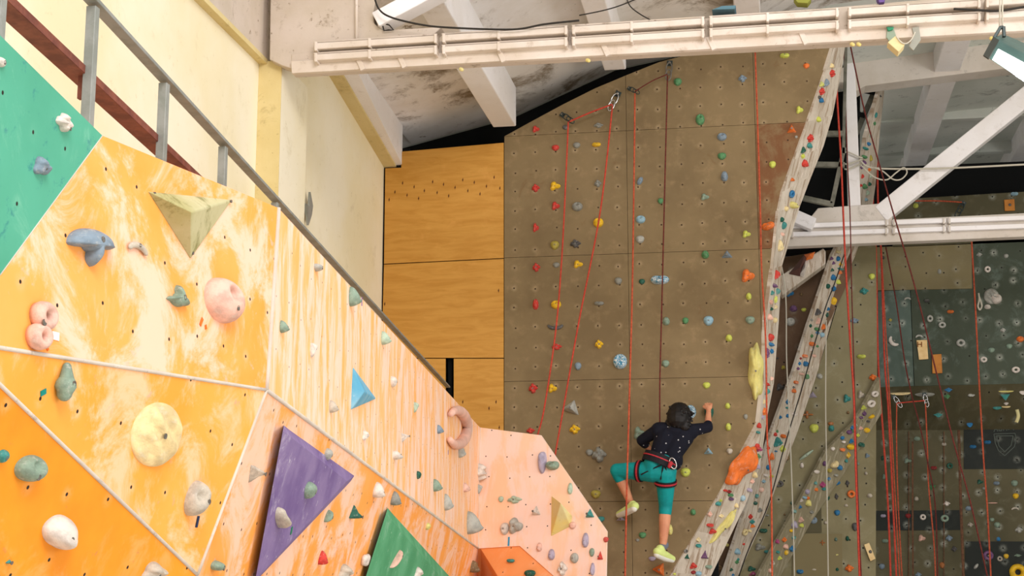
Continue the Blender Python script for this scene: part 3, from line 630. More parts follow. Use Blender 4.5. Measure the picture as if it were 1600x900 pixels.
# --- holds of the near orange wall
H(FK, [
 (98, 192, 34, 30, 'white', 'knobbly', dict(boltxy=(.2, -.2))), (62, 261, 34, 33, 'bluegrey', 'lobed'), (1, 97, 14, 16, 'white', 'round'),
 (138, 384, 82, 66, 'bluegrey', 'mushroom', dict(boltxy=(.02, .12), rot=8)), (212, 392, 40, 30, 'stone', 'crescent', dict(boltxy=(0, .27))),
 (343, 467, 80, 78, 'pink', 'egg', dict(boltxy=(.04, -.2))), (275, 465, 46, 40, 'greygreen', 'tee'), (57, 510, 60, 76, 'pink', 'eight', dict(boltxy=(-.12, .04))),
 (95, 595, 42, 64, 'greygreen', 'cone'), (244, 679, 102, 102, 'sand', 'disc', dict(prot=.3, boltxy=(0, 0))), (301, 778, 58, 54, 'stone', 'pocket', dict(rot=60, boltxy=(.05, -.16))),
 (45, 731, 46, 46, 'greygreen', 'pocket', dict(boltxy=(.06, -.2))), (90, 834, 76, 60, 'white', 'drop', dict(rot=-15)), (3, 712, 16, 22, 'teal', 'round'), (6, 874, 26, 22, 'teal', 'wedge'),
 (238, 892, 46, 32, 'stone', 'lobed'), (335, 883, 26, 38, 'greygreen', 'oblong', dict(rot=0)), (393, 736, 32, 34, 'stone', 'wedge', dict(rot=180)),
 (493, 418, 16, 30, 'lightgrey', 'oblong'), (547, 466, 20, 38, 'greygreen', 'drop'), (439, 512, 17, 24, 'greygreen', 'drop'), (486, 545, 18, 28, 'white', 'drop', dict(rot=180)),
 (597, 530, 18, 26, 'palegreen', 'drop'), (612, 596, 16, 18, 'white', 'round'), (516, 637, 16, 24, 'stone', 'drop'), (647, 635, 13, 20, 'palegreen', 'drop', dict(rot=180)), (684, 672, 13, 17, 'bluegrey', 'drop'),
 (568, 681, 18, 18, 'white', 'lobed'), (628, 682, 19, 17, 'white', 'wedge', dict(rot=180)), (616, 711, 18, 22, 'white', 'jug'), (510, 709, 18, 20, 'lightgrey', 'round'),
 (586, 767, 24, 30, 'white', 'drop'), (613, 780, 18, 27, 'grey', 'drop'), (510, 806, 24, 30, 'greygreen', 'oblong', dict(rot=50)), (549, 803, 16, 27, 'darkgreen', 'wedge'),
 (500, 873, 15, 27, 'red', 'drop'), (568, 874, 28, 26, 'white', 'twin'), (535, 893, 40, 26, 'stone', 'lobed'),
 (652, 742, 10, 13, 'darkgreen', 'round'), (678, 760, 15, 24, 'greygreen', 'drop'), (695, 787, 15, 32, 'lightgrey', 'drop'), (725, 763, 14, 18, 'pink', 'drop'), (748, 738, 24, 28, 'white', 'knobbly'), (747, 763, 12, 18, 'lightgrey', 'drop', dict(rot=180)),
 (731, 820, 26, 44, 'lightgrey', 'drop'), (667, 822, 11, 12, 'paleyellow', 'round'), (737, 884, 14, 30, 'brown', 'jug'),
 (848, 720, 18, 42, 'lavender', 'drop', dict(rot=180)), (864, 727, 20, 22, 'greygreen', 'jug'), (891, 765, 10, 22, 'palegreen', 'drop'), (895, 821, 11, 12, 'pink', 'round'), (922, 804, 15, 17, 'teal', 'wedge'), (804, 781, 24, 13, 'palegreen', 'knobbly'),
 (838, 800, 15, 18, 'white', 'wedge'), (806, 822, 24, 28, 'lightgrey', 'lobed'), (789, 826, 14, 20, 'white', 'round'), (843, 856, 11, 17, 'pink', 'drop'), (862, 868, 13, 21, 'lavender', 'drop'), (915, 846, 13, 28, 'lavender', 'drop'), (898, 872, 12, 40, 'lightgrey', 'oblong', dict(rot=0)),
 (925, 863, 8, 14, 'greygreen', 'round'), (938, 870, 10, 17, 'red', 'wedge'), (947, 843, 8, 9, 'red', 'round'), (926, 891, 9, 24, 'lavender', 'drop'), (828, 896, 18, 12, 'darkgreen', 'round'), (879, 889, 16, 24, 'white', 'knobbly'), (798, 876, 12, 9, 'teal', 'jug'), (783, 780, 8, 10, 'palegreen', 'round'),
])
ring_seg = [(708 + 17 * math.cos(a) * (.9), 668 + 27 * math.sin(a)) for a in [math.radians(x) for x in range(-130, 150, 14)]]
pts = []
for x, y in ring_seg:
    h = cast(x, y, FK); pts.append(h[0] + h[1] * .03)
b = MB(); b.tube(pts, [.022 + .03 * math.sin(math.pi * i / (len(pts) - 1)) for i in range(len(pts))], 12)
HOLDS.append((tag(b.build('climbing_hold', holdmat('pink')), None, 'climbing hold'), 'pink', 'crescent', 'long chalky orange face', 708, 668, 'large pink hooked climbing hold near the top edge of the long chalky orange face'))
hold(717, 706, 12, 28, 'lightgrey', 'drop', FK)
# volumes (pyramids screwed onto the wall)
def volume(tri, apex, out, mat, label, name='climbing_volume'):
    hs = [cast(x, y, FK) for x, y in tri]; ha = cast(*apex, FK); nn = ha[1]
    d0 = (ha[0] - EYE).dot(FW)
    base = [h[0] + nn * .004 for h in hs]; r = ray(*apex)
    q = EYE + r * d0; q = q + (EYE - q).normalized() * out            # lifts the tip off the wall along the sight line of its foot
    b = MB(); k = len(base); b.add([p - nn * .02 for p in base] + base + [q], [[i, (i + 1) % k, k + (i + 1) % k, k + i] for i in range(k)] + [[k + i, k + (i + 1) % k, 2 * k] for i in range(k)] + [list(range(k - 1, -1, -1))])
    o = b.build(name, mat, None, None, .006); o['label'] = label; o['category'] = 'climbing volume'; o['group'] = 'pyramid volumes on the orange wall'
    register(label, [[base[i], base[(i + 1) % k], q] for i in range(k)]); return o
M['v_olive'] = plaster('chalky_olive_resin', (194, 188, 146), (176, 170, 118), (116, 112, 56), 3, 6, .8, .2, lo=.5)
M['v_purple'] = plaster('chalky_purple_paint', (110, 90, 138), (136, 118, 158), (196, 188, 204), 3, 4, .8, .05)
M['v_green'] = plaster('chalky_green_paint', (76, 150, 104), (96, 168, 124), (184, 206, 188), 3, 6, .5, .05)
M['v_yellow'] = plaster('chalky_yellow_resin', (226, 206, 120), (214, 204, 150), (176, 156, 60), 3, 6, .4, .15)
M['v_blue'] = plaster('chalky_blue_resin', (90, 160, 190), (132, 178, 196), (206, 212, 214), 5, 8, .5, .1)
o = volume([(231, 299), (362, 312), (297, 404)], (299, 331), .2, M['v_olive'], 'olive yellow three-sided pyramid volume on the upper orange panel')
for x, y in ((237, 303), (357, 315), (297, 396)):
    h = cast(x, y, FK); c = bpy.data.objects.new('bolt', boltmesh()); COL.objects.link(c); c.parent = o; c.location = h[0] + h[1] * .012; c.rotation_mode = 'QUATERNION'; c.rotation_quaternion = h[1].to_track_quat('Z', 'Y'); c.scale = (.006, .006, .006)
kp = 'large purple triangular volume with chalk smears and two holds on the lower orange face'
kg = 'green triangular volume with a pink oblong hold at the lower centre of the photo'
def slabvol(base, top, out, mat, label):
    bs = [cast(x, y, FK) for x, y in base]; nn = bs[0][1]; B0 = [h[0] - nn * .004 for h in bs]
    pl = B0[0] + nn * out; T0 = [EYE + ray(x, y) * (nn.dot(pl - EYE) / nn.dot(ray(x, y))) for x, y in top]; k = len(B0)
    b = MB(); b.add(B0 + T0, [[i, (i + 1) % k, k + (i + 1) % k, k + i] for i in range(k)] + [list(range(k - 1, -1, -1)), list(range(k, 2 * k))])
    o = b.build('climbing_volume', mat, None, None, .004); tag(o, label, 'climbing volume', 'pyramid volumes on the orange wall'); register(label, [T0])
slabvol([(445, 664), (556, 743), (550, 752), (398, 912)], [(442, 673), (536, 747), (542, 752), (399, 906)], .04, M['v_purple'], kp)
slabvol([(607, 793), (722, 920), (570, 920)], [(603, 803), (690, 903), (568, 912)], .04, M['v_green'], kg)
volume([(862, 775), (894, 806), (892, 822), (861, 838)], (876, 786), .2, M['v_yellow'], 'pale yellow pyramid volume on the pink orange end face')
volume([(551, 574), (587, 623), (548, 640)], (570, 612), .35, M['v_blue'], 'blue chalk-topped pyramid volume on the long chalky orange face')
H([kp], [(481, 765, 28, 28, 'greygreen', 'round'), (436, 808, 40, 34, 'stone', 'jug', dict(rot=-20))])
H([kg], [(617, 873, 38, 17, 'pink', 'oblong', dict(rot=28, boltxy=(.2, 0))), (651, 895, 26, 20, 'white', 'lobed')])
# tape and paint marks
def tape(px, py, wpx, hpx, rot, mat, label, keys=FK):
    h = cast(px, py, keys); loc, n = h[0], h[1]; d = (loc - EYE).dot(FW); v = (Vector((0, 0, 1)) - n * n.z).normalized(); u = v.cross(n)
    R3 = Matrix((u, v, n)).transposed() @ Matrix.Rotation(math.radians(rot), 3, 'Z'); b = MB(); b.box(loc + n * .002, wpx * d / F, hpx * d / F, .002, R3)
    return tag(b.build('tape_mark', mat), label, 'tape', 'tape marks on the climbing walls')
T_ = {k: simple('tape_' + k, c, .5) for k, c in dict(orange=(240, 112, 30), white=(240, 236, 228), teal=(0, 132, 120), navy=(24, 44, 84), purple=(140, 110, 160), blue=(60, 150, 190), green=(20, 120, 90)).items()}
tape(72, 540, 5, 17, 35, T_['orange'], 'orange tape strip under the pink figure-eight hold')
tape(86, 525, 20, 13, 0, T_['white'], 'white tape patch beside the pink figure-eight hold')
tape(314, 503, 6, 15, -35, T_['orange'], 'orange tape strip below the pink egg-shaped hold')
tape(321, 511, 6, 7, 20, T_['orange'], 'tiny orange tape scrap below the pink egg-shaped hold')
tape(67, 613, 15, 9, 25, T_['teal'], 'teal tape strip at the foot of the grey-green cone-shaped hold')
tape(308, 815, 7, 18, 0, T_['navy'], 'navy tape strip under the chalky grey pocketed hold on the middle orange panel')
tape(565, 471, 4, 14, 0, T_['purple'], 'small purple tape strip near the top edge of the long chalky orange face')
tape(455, 829, 7, 12, 20, T_['green'], 'green tape strip under the chalky jug on the purple volume', [kp])
tape(795, 846, 3, 14, 0, T_['blue'], 'thin blue tape strip on the pink orange end face')
tape(700, 707, 3, 7, 0, T_['purple'], 'tiny purple tape mark below the pink hooked hold')
# --- brown wall
BWK = ['brown']
H(BWK, [(x, y, w_, h_, 'red', s) for x, y, w_, h_, s in [(837, 202, 13, 12, 'lobed'), (868, 231, 12, 10, 'round'), (837, 294, 13, 14, 'knobbly'), (868, 322, 15, 15, 'lobed'), (837, 356, 11, 16, 'lobed'), (838, 418, 13, 15, 'knobbly'), (837, 477, 12, 21, 'drop'), (870, 542, 17, 11, 'knobbly'), (833, 607, 15, 17, 'knobbly'), (829, 673, 14, 10, 'knobbly')]])
H(BWK, [(x, y, w_, h_, 'yellow', s) for x, y, w_, h_, s in [(932, 226, 14, 11, 'jug'), (867, 291, 19, 16, 'lobed'), (935, 348, 16, 17, 'pocket'), (903, 413, 17, 14, 'lobed'), (869, 476, 16, 15, 'pocket'), (936, 538, 14, 15, 'knobbly'), (863, 607, 16, 16, 'lobed'), (898, 671, 18, 16, 'knobbly')]])
H(BWK, [(867, 383, 14, 15, 'olive', 'round'), (883, 199, 9, 8, 'darkgrey', 'round'), (935, 196, 16, 9, 'grey', 'knobbly'), (901, 227, 12, 10, 'grey', 'round'), (934, 287, 12, 13, 'grey', 'knobbly'), (902, 323, 17, 16, 'grey', 'pocket'), (899, 381, 18, 14, 'darkgrey', 'knobbly'), (869, 414, 11, 9, 'grey', 'round'),
 (966, 439, 12, 12, 'grey', 'round'), (936, 474, 15, 10, 'grey', 'jug'), (868, 509, 26, 15, 'darkgrey', 'crescent', dict(rot=180)), (903, 572, 11, 13, 'bluegrey', 'round'), (893, 638, 32, 26, 'lightgrey', 'wedge', dict(rot=-20)), (936, 711, 24, 26, 'grey', 'knobbly'), (921, 707, 12, 11, 'grey', 'round'),
 (931, 772, 16, 14, 'olive', 'round'), (939, 811, 12, 9, 'teal', 'round'), (1059, 128, 13, 13, 'green', 'round'), (1160, 123, 14, 13, 'bluegrey', 'knobbly'), (1094, 187, 14, 20, 'green', 'pocket'), (1128, 214, 15, 14, 'bluegrey', 'pocket'), (1128, 244, 14, 12, 'green', 'round'), (1132, 277, 14, 20, 'bluegrey', 'drop'),
 (1000, 283, 14, 20, 'bluegrey', 'oblong', dict(rot=60)), (1101, 308, 15, 12, 'greygreen', 'lobed'), (1032, 314, 9, 10, 'green', 'round'), (1001, 343, 15, 14, 'paleblue', 'pocket'), (1000, 374, 14, 13, 'lightgrey', 'round'), (1102, 399, 15, 16, 'green', 'drop'), (1136, 399, 19, 15, 'bluegrey', 'wedge'), (1166, 366, 15, 13, 'lime', 'lobed'),
 (1031, 437, 29, 22, 'marble', 'jug'), (1003, 440, 10, 9, 'darkgreen', 'round'), (1168, 431, 24, 23, 'orange', 'lobed'), (1200, 353, 21, 19, 'orange', 'jug', dict(rot=15)), (1170, 464, 11, 14, 'lime', 'drop'), (1041, 503, 14, 16, 'greygreen', 'drop'), (1071, 501, 10, 11, 'green', 'round'), (1107, 501, 16, 16, 'paleblue', 'round'), (1172, 500, 15, 13, 'greygreen', 'round'),
 (1139, 529, 13, 14, 'lime', 'drop'), (969, 565, 22, 26, 'marble', 'pocket'), (1040, 568, 12, 12, 'greygreen', 'round'), (1104, 602, 12, 11, 'lime', 'round'), (1137, 635, 10, 12, 'lime', 'drop'), (1138, 668, 11, 15, 'lime', 'drop'), (1165, 651, 7, 9, 'grey', 'round'), (1078, 643, 20, 24, 'marble', 'egg'), (998, 677, 20, 22, 'greygreen', 'lobed'),
 (1107, 706, 16, 13, 'paleblue', 'wedge'), (1140, 705, 10, 10, 'stone', 'round'), (1071, 738, 16, 15, 'lime', 'round'), (1083, 801, 11, 12, 'green', 'drop'), (1004, 836, 12, 10, 'green', 'round'), (1047, 829, 11, 20, 'paleyellow', 'drop'), (970, 811, 16, 9, 'lavender', 'wedge'), (1031, 890, 24, 22, 'orange', 'wedge', dict(rot=-30)), (1019, 873, 12, 8, 'lavender', 'round'),
 (1226, 87, 15, 12, 'lime', 'jug'), (1260, 103, 10, 9, 'orange', 'round'), (1249, 172, 13, 14, 'lime', 'lobed'), (1237, 203, 16, 17, 'orange', 'wedge'), (1207, 257, 11, 12, 'lime', 'round'), (1244, 214, 5, 5, 'grey', 'round'), (996, 844, 6, 5, 'grey', 'round'), (1108, 644, 15, 22, 'darkgreen', 'round')])
hold(1181, 580, 26, 94, 'paleyellow', 'tufa', ['brown'], name='climbing_hold', lab='long pale yellow rippled climbing hold at the right edge of the brown wall', bolt=True, prot=.7)
# --- right hand bays
def many(keys, txt, shapes=('round', 'knobbly', 'drop', 'jug', 'lobed')):
    for i, it in enumerate(txt.split(';')):
        it = it.split()
        if len(it) < 4: continue
        x, y, w_, h_ = int(it[0]), int(it[1]), float(it[2]), float(it[3]); c = it[4] if len(it) > 4 else 'grey'; s = it[5] if len(it) > 5 else shapes[(i * 7 + x) % len(shapes)]
        hold(x, y, w_ * 1.05, h_ * 1.05, c, s, keys, prot=.6, rot=float(it[6]) if len(it) > 6 else 0)
many(['areteA'], '''1299 103 8 8 cream;1299 115 9 12 red;1290 130 7 14 bluegrey;1283 132 6 9 lime;1283 143 8 12 red;1282 157 7 10 blue;1280 152 5 5 darkgrey ring;1278 187 7 10 lime;1265 216 9 13 red;1264 228 9 10 teal;1254 235 6 12 darkgreen;1254 244 6 8 lime;1256 256 9 14 red drop;1238 281 7 6 orange;1236 303 7 12 blue ring;1238 320 10 16 paleyellow;1228 326 6 8 cream;1221 343 5 8 darkgreen;1224 352 6 12 teal;1222 366 7 6 pink;1217 385 8 22 cream drop;1212 430 8 16 red;1209 446 6 10 purple;1214 455 6 10 teal;1206 458 7 8 teal;1211 468 5 12 lime;1204 472 8 8 pink;1205 483 6 6 darkgreen;1201 496 8 12 pink;1211 480 7 8 cream;1210 500 6 9 cream;1203 527 9 12 red;1204 538 10 9 blue;1205 549 8 8 blue;1198 552 6 16 purple;1198 600 7 8 red;1197 612 7 12 teal;1205 592 5 7 pink;1193 628 5 8 cream;1193 643 8 12 orange;1191 652 8 7 lavender;1185 665 6 10 red;1184 675 6 6 teal;1182 697 6 15 red;1186 702 9 9 magenta;1184 713 9 9 green;1181 728 10 11 lavender;1178 742 7 12 cream;1175 752 7 7 pink;1170 765 7 9 lavender;1133 766 6 5 red;1139 768 8 6 darkred;1141 773 8 7 green jug;1142 779 7 7 purple;1126 782 5 5 lime;1122 787 11 8 teal;1109 803 6 9 pink;1127 806 8 6 cream;1109 820 10 8 red jug;1113 830 12 10 red lobed;1091 843 7 8 cream;1091 852 8 8 teal;1071 861 6 6 darkgrey ring;1073 870 7 9 darkgreen wedge;1100 868 9 16 purple wedge;1083 884 11 11 red lobed;1083 894 7 6 darkred;1091 896 9 8 paleblue;1107 885 10 8 greygreen;1054 897 6 4 lime;1160 778 6 10 paleblue;1150 790 6 8 cream''')
hold(1157, 727, 27, 78, 'orange', 'tufa', ['areteA'], rot=-28, lab='big orange climbing hold wrapped on the whitish edge panel right of the climber', bolt=True, prot=.6)
hold(1129, 822, 14, 72, 'paleyellow', 'tufa', ['areteA'], rot=-32, lab='long thin yellow climbing hold low on the whitish edge panel', bolt=True, prot=.6)
many(['areteB'], '''1299 404 5 6 purple;1302 411 5 6 purple;1309 393 6 8 cream;1309 404 5 8 blue;1313 413 5 6 yellow;1313 420 9 5 teal;1312 426 6 7 orange;1300 422 5 6 darkgreen;1301 434 8 11 blue;1309 441 7 9 lime;1316 433 6 6 teal;1293 447 5 8 darkgreen;1302 451 7 9 blue;1309 457 8 11 lime;1302 471 7 15 yellow;1294 483 5 6 blue;1277 488 8 12 darkgrey;1292 492 4 8 darkgreen;1278 502 7 12 pink;1286 511 6 10 orange;1266 509 4 6 darkgreen;1276 514 8 8 green;1277 520 6 6 blue;1284 523 6 8 paleblue;1268 525 4 6 green;1268 537 8 10 orange;1267 546 6 7 white;1277 541 5 4 green;1257 556 7 8 orange;1272 556 6 5 pink;1258 568 6 12 blue;1249 568 4 6 blue;1247 576 5 5 purple;1252 584 7 5 pink;1260 588 5 12 green;1243 597 6 8 orange;1240 611 8 8 orange;1240 605 4 4 darkgrey;1230 628 5 8 blue;1230 637 5 5 teal;1219 652 4 6 blue;1230 650 5 7 blue;1241 647 9 8 white knobbly;1211 679 5 7 red;1214 674 4 5 green;1223 681 7 9 orange;1214 691 11 17 teal lobed;1222 701 8 11 lime;1212 705 4 4 blue;1205 714 6 14 orange drop;1200 730 6 8 blue;1196 742 6 7 white;1205 744 7 6 lime;1189 765 6 8 pink;1182 775 5 7 teal;1180 786 6 6 darkgreen;1187 797 7 8 grey;1172 807 6 8 red;1175 815 8 7 teal;1176 822 8 6 orange;1163 831 7 11 cream ring;1171 829 5 6 cream;1162 850 4 4 red;1151 862 11 11 paleblue;1153 874 5 5 teal;1151 878 8 6 green;1142 890 6 6 darkgreen;1145 898 6 4 blue;1200 700 5 6 red;1193 752 6 6 paleblue;1251 560 4 4 darkred;1268 500 4 4 grey;1350 245 8 8 green jug;1352 232 9 7 teal;1357 225 7 6 blue;1349 255 6 9 purple;1350 292 8 10 green;1345 290 4 5 red;1358 288 5 7 darkgreen;1358 265 5 6 orange;1346 262 5 5 purple;1360 248 4 12 olive;1355 302 5 9 palegreen;1360 212 5 6 palegreen;1368 180 4 9 teal;1366 193 4 6 green;1347 276 4 8 red;1360 275 4 8 palegreen;1353 312 6 6 paleblue;1375 150 4 4 darkgrey''')
many(['recess'], '1234 458 13 13 blue;1240 483 14 12 purple;1256 484 8 6 lime;1235 503 14 14 lightgrey pocket;1224 575 8 8 olive;1219 605 14 12 darkgrey;1223 452 8 12 palegreen;1213 430 3 3 grey;1136 852 8 6 paleyellow;1124 866 7 6 grey;1121 887 14 9 brown ring;1215 560 4 4 darkgrey;1252 460 6 6 brown')
many(['olive'], '1335 501 14 9 bluegrey knobbly;1346 557 13 10 lime;1364 590 13 11 orange knobbly;1350 455 14 11 teal;1362 432 10 10 lime;1281 588 8 22 lightgrey oblong 40;1270 618 14 12 lavender wedge;1323 623 13 14 teal lobed;1261 648 20 13 rust star;1272 669 14 14 lime round;1299 670 11 12 teal drop;1298 662 9 6 rust;1260 711 26 12 palegreen oblong 35;1253 728 7 10 white drop;1229 716 12 10 brown;1247 660 3 3 white;1217 756 14 10 darkgrey ring;1193 829 12 10 darkgreen jug;1187 855 18 12 grey lobed;1200 862 12 8 teal;1174 889 14 9 darkgreen;1177 897 16 8 magenta wedge;1199 805 5 5 grey;1245 800 4 4 darkgrey;1237 786 5 5 darkgreen;1226 804 4 4 brown;1325 645 6 6 brown;1345 617 12 14 stone')
many(['areteC'], '''1349 637 8 8 lime;1360 630 12 12 white ring;1366 615 10 10 white ring;1350 646 6 8 purple;1345 652 5 6 purple;1360 650 11 8 yellow;1356 658 5 5 darkgrey;1345 669 7 6 pink;1354 672 9 8 yellow;1327 675 9 7 purple;1331 668 5 8 blue;1332 674 6 6 green;1330 689 6 8 blue;1329 698 11 9 yellow;1345 694 8 10 darkgreen;1318 690 6 5 white;1316 702 8 7 orange;1301 701 6 6 white;1325 711 7 10 yellow;1303 725 14 12 cream jug 40;1312 731 9 9 blue;1288 724 6 8 purple;1276 737 8 6 white;1285 757 9 10 magenta;1274 755 5 6 teal;1287 764 8 6 teal;1275 765 6 6 orange;1261 768 6 8 lavender;1257 777 6 6 paleblue;1262 778 5 5 orange;1262 786 8 13 paleyellow;1252 782 5 6 white;1250 792 5 6 blue;1241 799 8 6 teal;1251 812 7 10 pink;1252 821 8 7 lime;1240 820 9 13 lavender;1236 829 5 5 yellow;1225 843 7 8 orange;1214 846 6 8 magenta;1227 854 9 9 pink;1228 863 5 8 yellow;1237 857 8 10 blue;1218 872 7 7 lime;1215 862 5 6 teal;1206 880 6 11 stone;1203 891 5 7 pink;1316 684 6 6 blue;1340 680 6 6 lime;1336 664 5 7 palegreen;1322 720 6 6 teal;1306 742 6 6 grey;1296 735 7 7 olive;1295 748 6 6 blue;1268 800 6 6 grey;1240 840 6 6 teal''')
many(['low'], '1309 754 8 10 blue;1324 755 7 9 darkgrey;1307 776 6 10 darkgrey;1330 772 12 12 orange ring;1292 778 9 8 darkgreen;1308 801 9 9 blue round;1271 813 12 12 bluegrey pocket;1336 823 10 13 darkgrey;1306 843 8 9 darkgreen;1324 842 7 9 darkgreen;1285 848 11 11 rust star;1308 867 8 5 paleyellow;1308 890 8 8 darkgreen;1327 888 14 12 orange knobbly;1250 893 11 11 blue;1272 890 12 5 stone;1340 725 7 6 greygreen;1355 712 8 8 bluegrey;1320 730 6 6 grey;1359 775 10 8 stone;1322 790 7 5 stone;1290 817 6 6 stone;1353 740 6 6 stone')
many(['far'], '1549 463 22 24 lightgrey disc;1556 467 17 17 white pocket;1543 480 12 9 white;1397 533 18 17 white crescent 130;1485 487 10 8 orange;1453 498 9 11 lightgrey ring;1472 508 11 10 lightgrey ring;1501 536 13 12 lightgrey ring;1537 562 10 9 white ring;1594 530 11 10 orange pocket;1587 578 12 10 white ring;1543 421 9 10 white ring;1436 527 11 9 lightgrey crescent;1431 322 10 10 lime;1585 303 11 9 paleblue;1391 500 6 6 olive;1418 468 10 8 lightgrey crescent;1468 425 7 9 lightgrey;1530 398 9 7 lightgrey knobbly;1572 400 7 7 lightgrey;1448 470 8 8 darkgrey;1380 403 6 6 darkgrey;1567 516 9 8 lightgrey;1549 547 10 8 greygreen;1577 541 9 8 greygreen')
many(['ledge'], '1407 614 30 6 sand oblong;1445 616 29 8 grey disc;1482 608 14 7 blue wedge;1480 618 11 8 green wedge;1570 618 16 12 teal wedge 180;1572 630 9 4 white;1558 637 13 6 teal;1572 635 13 4 sand oblong;1466 647 16 6 teal wedge;1515 662 9 8 blue;1598 612 10 7 white;1517 617 12 5 lightgrey;1572 611 22 4 paleyellow oblong')
many(['lowfar'], '1456 761 14 10 green wedge 180;1479 787 11 8 white;1587 775 9 9 yellow round;1419 806 9 8 darkred;1442 808 9 9 white ring;1476 810 12 11 greygreen ring;1484 728 9 9 darkgreen ring;1459 731 9 9 darkred;1440 841 12 11 pink lobed;1483 841 11 10 bluegrey;1491 858 9 9 darkgrey;1572 869 8 8 yellow round;1562 873 8 8 stone ring;1544 868 15 15 purple ring;1520 698 10 9 blue;1543 691 10 9 blue;1560 843 8 8 blue;1513 795 11 9 bluegrey;1551 786 14 5 pink oblong;1525 885 10 12 lightgrey oblong 50;1585 755 10 10 greygreen;1586 796 11 8 stone crescent;1592 828 12 10 lightgrey;1557 755 9 9 bluegrey;1380 806 8 8 lavender;1383 845 9 9 greygreen;1378 885 9 9 bluegrey;1433 686 12 8 greygreen;1418 720 12 9 greygreen;1475 694 7 8 stone;1432 780 8 8 stone;1382 745 8 9 greygreen;1380 716 8 8 darkgreen;1435 898 10 8 bluegrey;1531 753 10 8 darkgreen;1516 820 9 8 stone;1558 820 9 9 greygreen;1537 763 6 5 grey;1590 868 12 5 greygreen;1472 883 8 10 rust;1550 812 7 6 greygreen')
hold(1590, 894, 26, 26, 'yellow', 'ring', ['lowfar'], lab='large yellow ring-shaped climbing hold in the bottom right corner', bolt=False)
# big orange, white and maroon wedge under the far truss
bx = empty('wooden_volume', onY(1255, 420, 18.4), 'slanting wooden volume with orange, white and maroon wedge below the far truss', 'climbing volume')
b = MB(); b.prism(poly([(1218, 432), (1286, 388), (1290, 392), (1290, 412), (1222, 462), (1217, 450)], 18.5), (0, .25, 0)); b.build('board', M['edge'], bx, (Vector(), Vector((1, 0, 0)), Vector((0, 0, 1))), .01)
def wedge3(pts, ap, dep, mat, nm):
    b = MB(); q = poly(pts, 18.49); a = onY(*ap, 18.49 - dep); k = len(q); b.add(q + [a], [[i, (i + 1) % k, k] for i in range(k)] + [list(range(k))]); b.build(nm, mat, bx, None, .004)
wedge3([(1232, 428), (1258, 396), (1264, 398), (1250, 432)], (1250, 418), .1, simple('maroon_resin', (84, 56, 48)), 'maroon_wedge')
wedge3([(1256, 398), (1274, 393), (1270, 404), (1258, 408)], (1265, 398), .1, holdmat('orange'), 'orange_wedge')
wedge3([(1258, 406), (1264, 408), (1256, 434), (1248, 430)], (1258, 418), .12, holdmat('white'), 'white_wedge')
# ------------------------------------------------------------------ ropes, cords and their anchors
def smooth(pts, n=8):
    out = []; P = [Vector(p) for p in pts]
    for i in range(len(P) - 1):
        p0 = P[max(i - 1, 0)]; p1 = P[i]; p2 = P[i + 1]; p3 = P[min(i + 2, len(P) - 1)]
        for k in range(n):
            t = k / n; out.append(.5 * ((2 * p1) + (p2 - p0) * t + (2 * p0 - 5 * p1 + 4 * p2 - p3) * t * t + (3 * p1 - p0 - 3 * p2 + p3) * t ** 3))
    out.append(P[-1]); return out
def rope(pts, Y0, Y1, r, mat, label, name='climbing_rope', cat='rope', group='ropes hanging at the climbing walls'):
    y0, y1 = pts[0][1], pts[-1][1]; q = []
    for x, y in pts:
        t = (y - y0) / (y1 - y0) if abs(y1 - y0) > 60 else 0
        q.append(onY(x, y, Y0 + (Y1 - Y0) * t))
    b = MB(); b.tube(smooth(q), r, 6)
    return tag(b.build(name, M[mat]), label, cat, group)
ra = .0085
rope([(888, 190), (885, 260), (878, 400), (868, 520), (850, 640), (838, 690), (830, 760)], 15.35, 15.1, ra, 'rope_red', 'leftmost red climbing rope hanging down the brown wall')
rope([(890, 190), (922, 176), (957, 163)], 15.35, 15.35, ra, 'rope_red', 'short red rope length slung between the two left anchors of the brown wall')
rope([(957, 165), (938, 330), (905, 500), (880, 640), (866, 720), (855, 800)], 15.32, 15.1, ra, 'rope_red', 'red climbing rope slanting from the chrome anchor, second from the left on the brown wall')
rope([(992, 146), (991, 250), (988, 450), (984, 600), (979, 780), (975, 1000)], 15.32, 14.25, ra, 'rope_orange', 'orange red rope hanging in front of the climber\'s bent left leg')
rope([(1043, 118), (1041, 200), (1036, 400), (1033, 520), (1031, 600), (1031, 672)], 15.32, 15.2, ra * .85, 'rope_dark', 'dark red rope running straight down to the climber')
rope([(1043, 116), (1018, 127), (992, 143)], 15.4, 15.4, ra * .7, 'rope_dark', 'short dark red rope length between the two right anchors of the brown wall')
rope([(1180, 82), (1184, 200), (1188, 330), (1190, 420), (1195, 500), (1197, 560), (1199, 690), (1205, 760), (1207, 980)], 15.3, 14.9, ra, 'rope_orange', 'orange red rope along the right edge of the brown wall')
rope([(1305, 60), (1308, 150), (1314, 250), (1317, 320), (1320, 390), (1325, 480), (1330, 560), (1334, 620), (1338, 760), (1346, 980)], 16.9, 17.2, .011, 'rope_red', 'thick red rope in front of the left end of the far truss')
rope([(1318, 60), (1324, 250), (1328, 330), (1331, 460), (1335, 600), (1340, 760), (1349, 980)], 17.1, 17.3, .007, 'rope_dark', 'thin dark rope beside the white post of the far truss')
rope([(1328, 68), (1350, 170), (1372, 250), (1395, 330), (1430, 450), (1465, 590), (1490, 690), (1520, 800), (1560, 980)], 16.9, 17.6, .0085, 'rope_dark', 'dark red rope slanting from the near truss across to the lower right corner')
rope([(1365, 150), (1365, 230), (1364, 318), (1369, 400), (1372, 560), (1380, 680), (1388, 800), (1394, 980)], 19.9, 19.9, .013, 'rope_red', 'bold red rope, left one of the pair behind the white post')
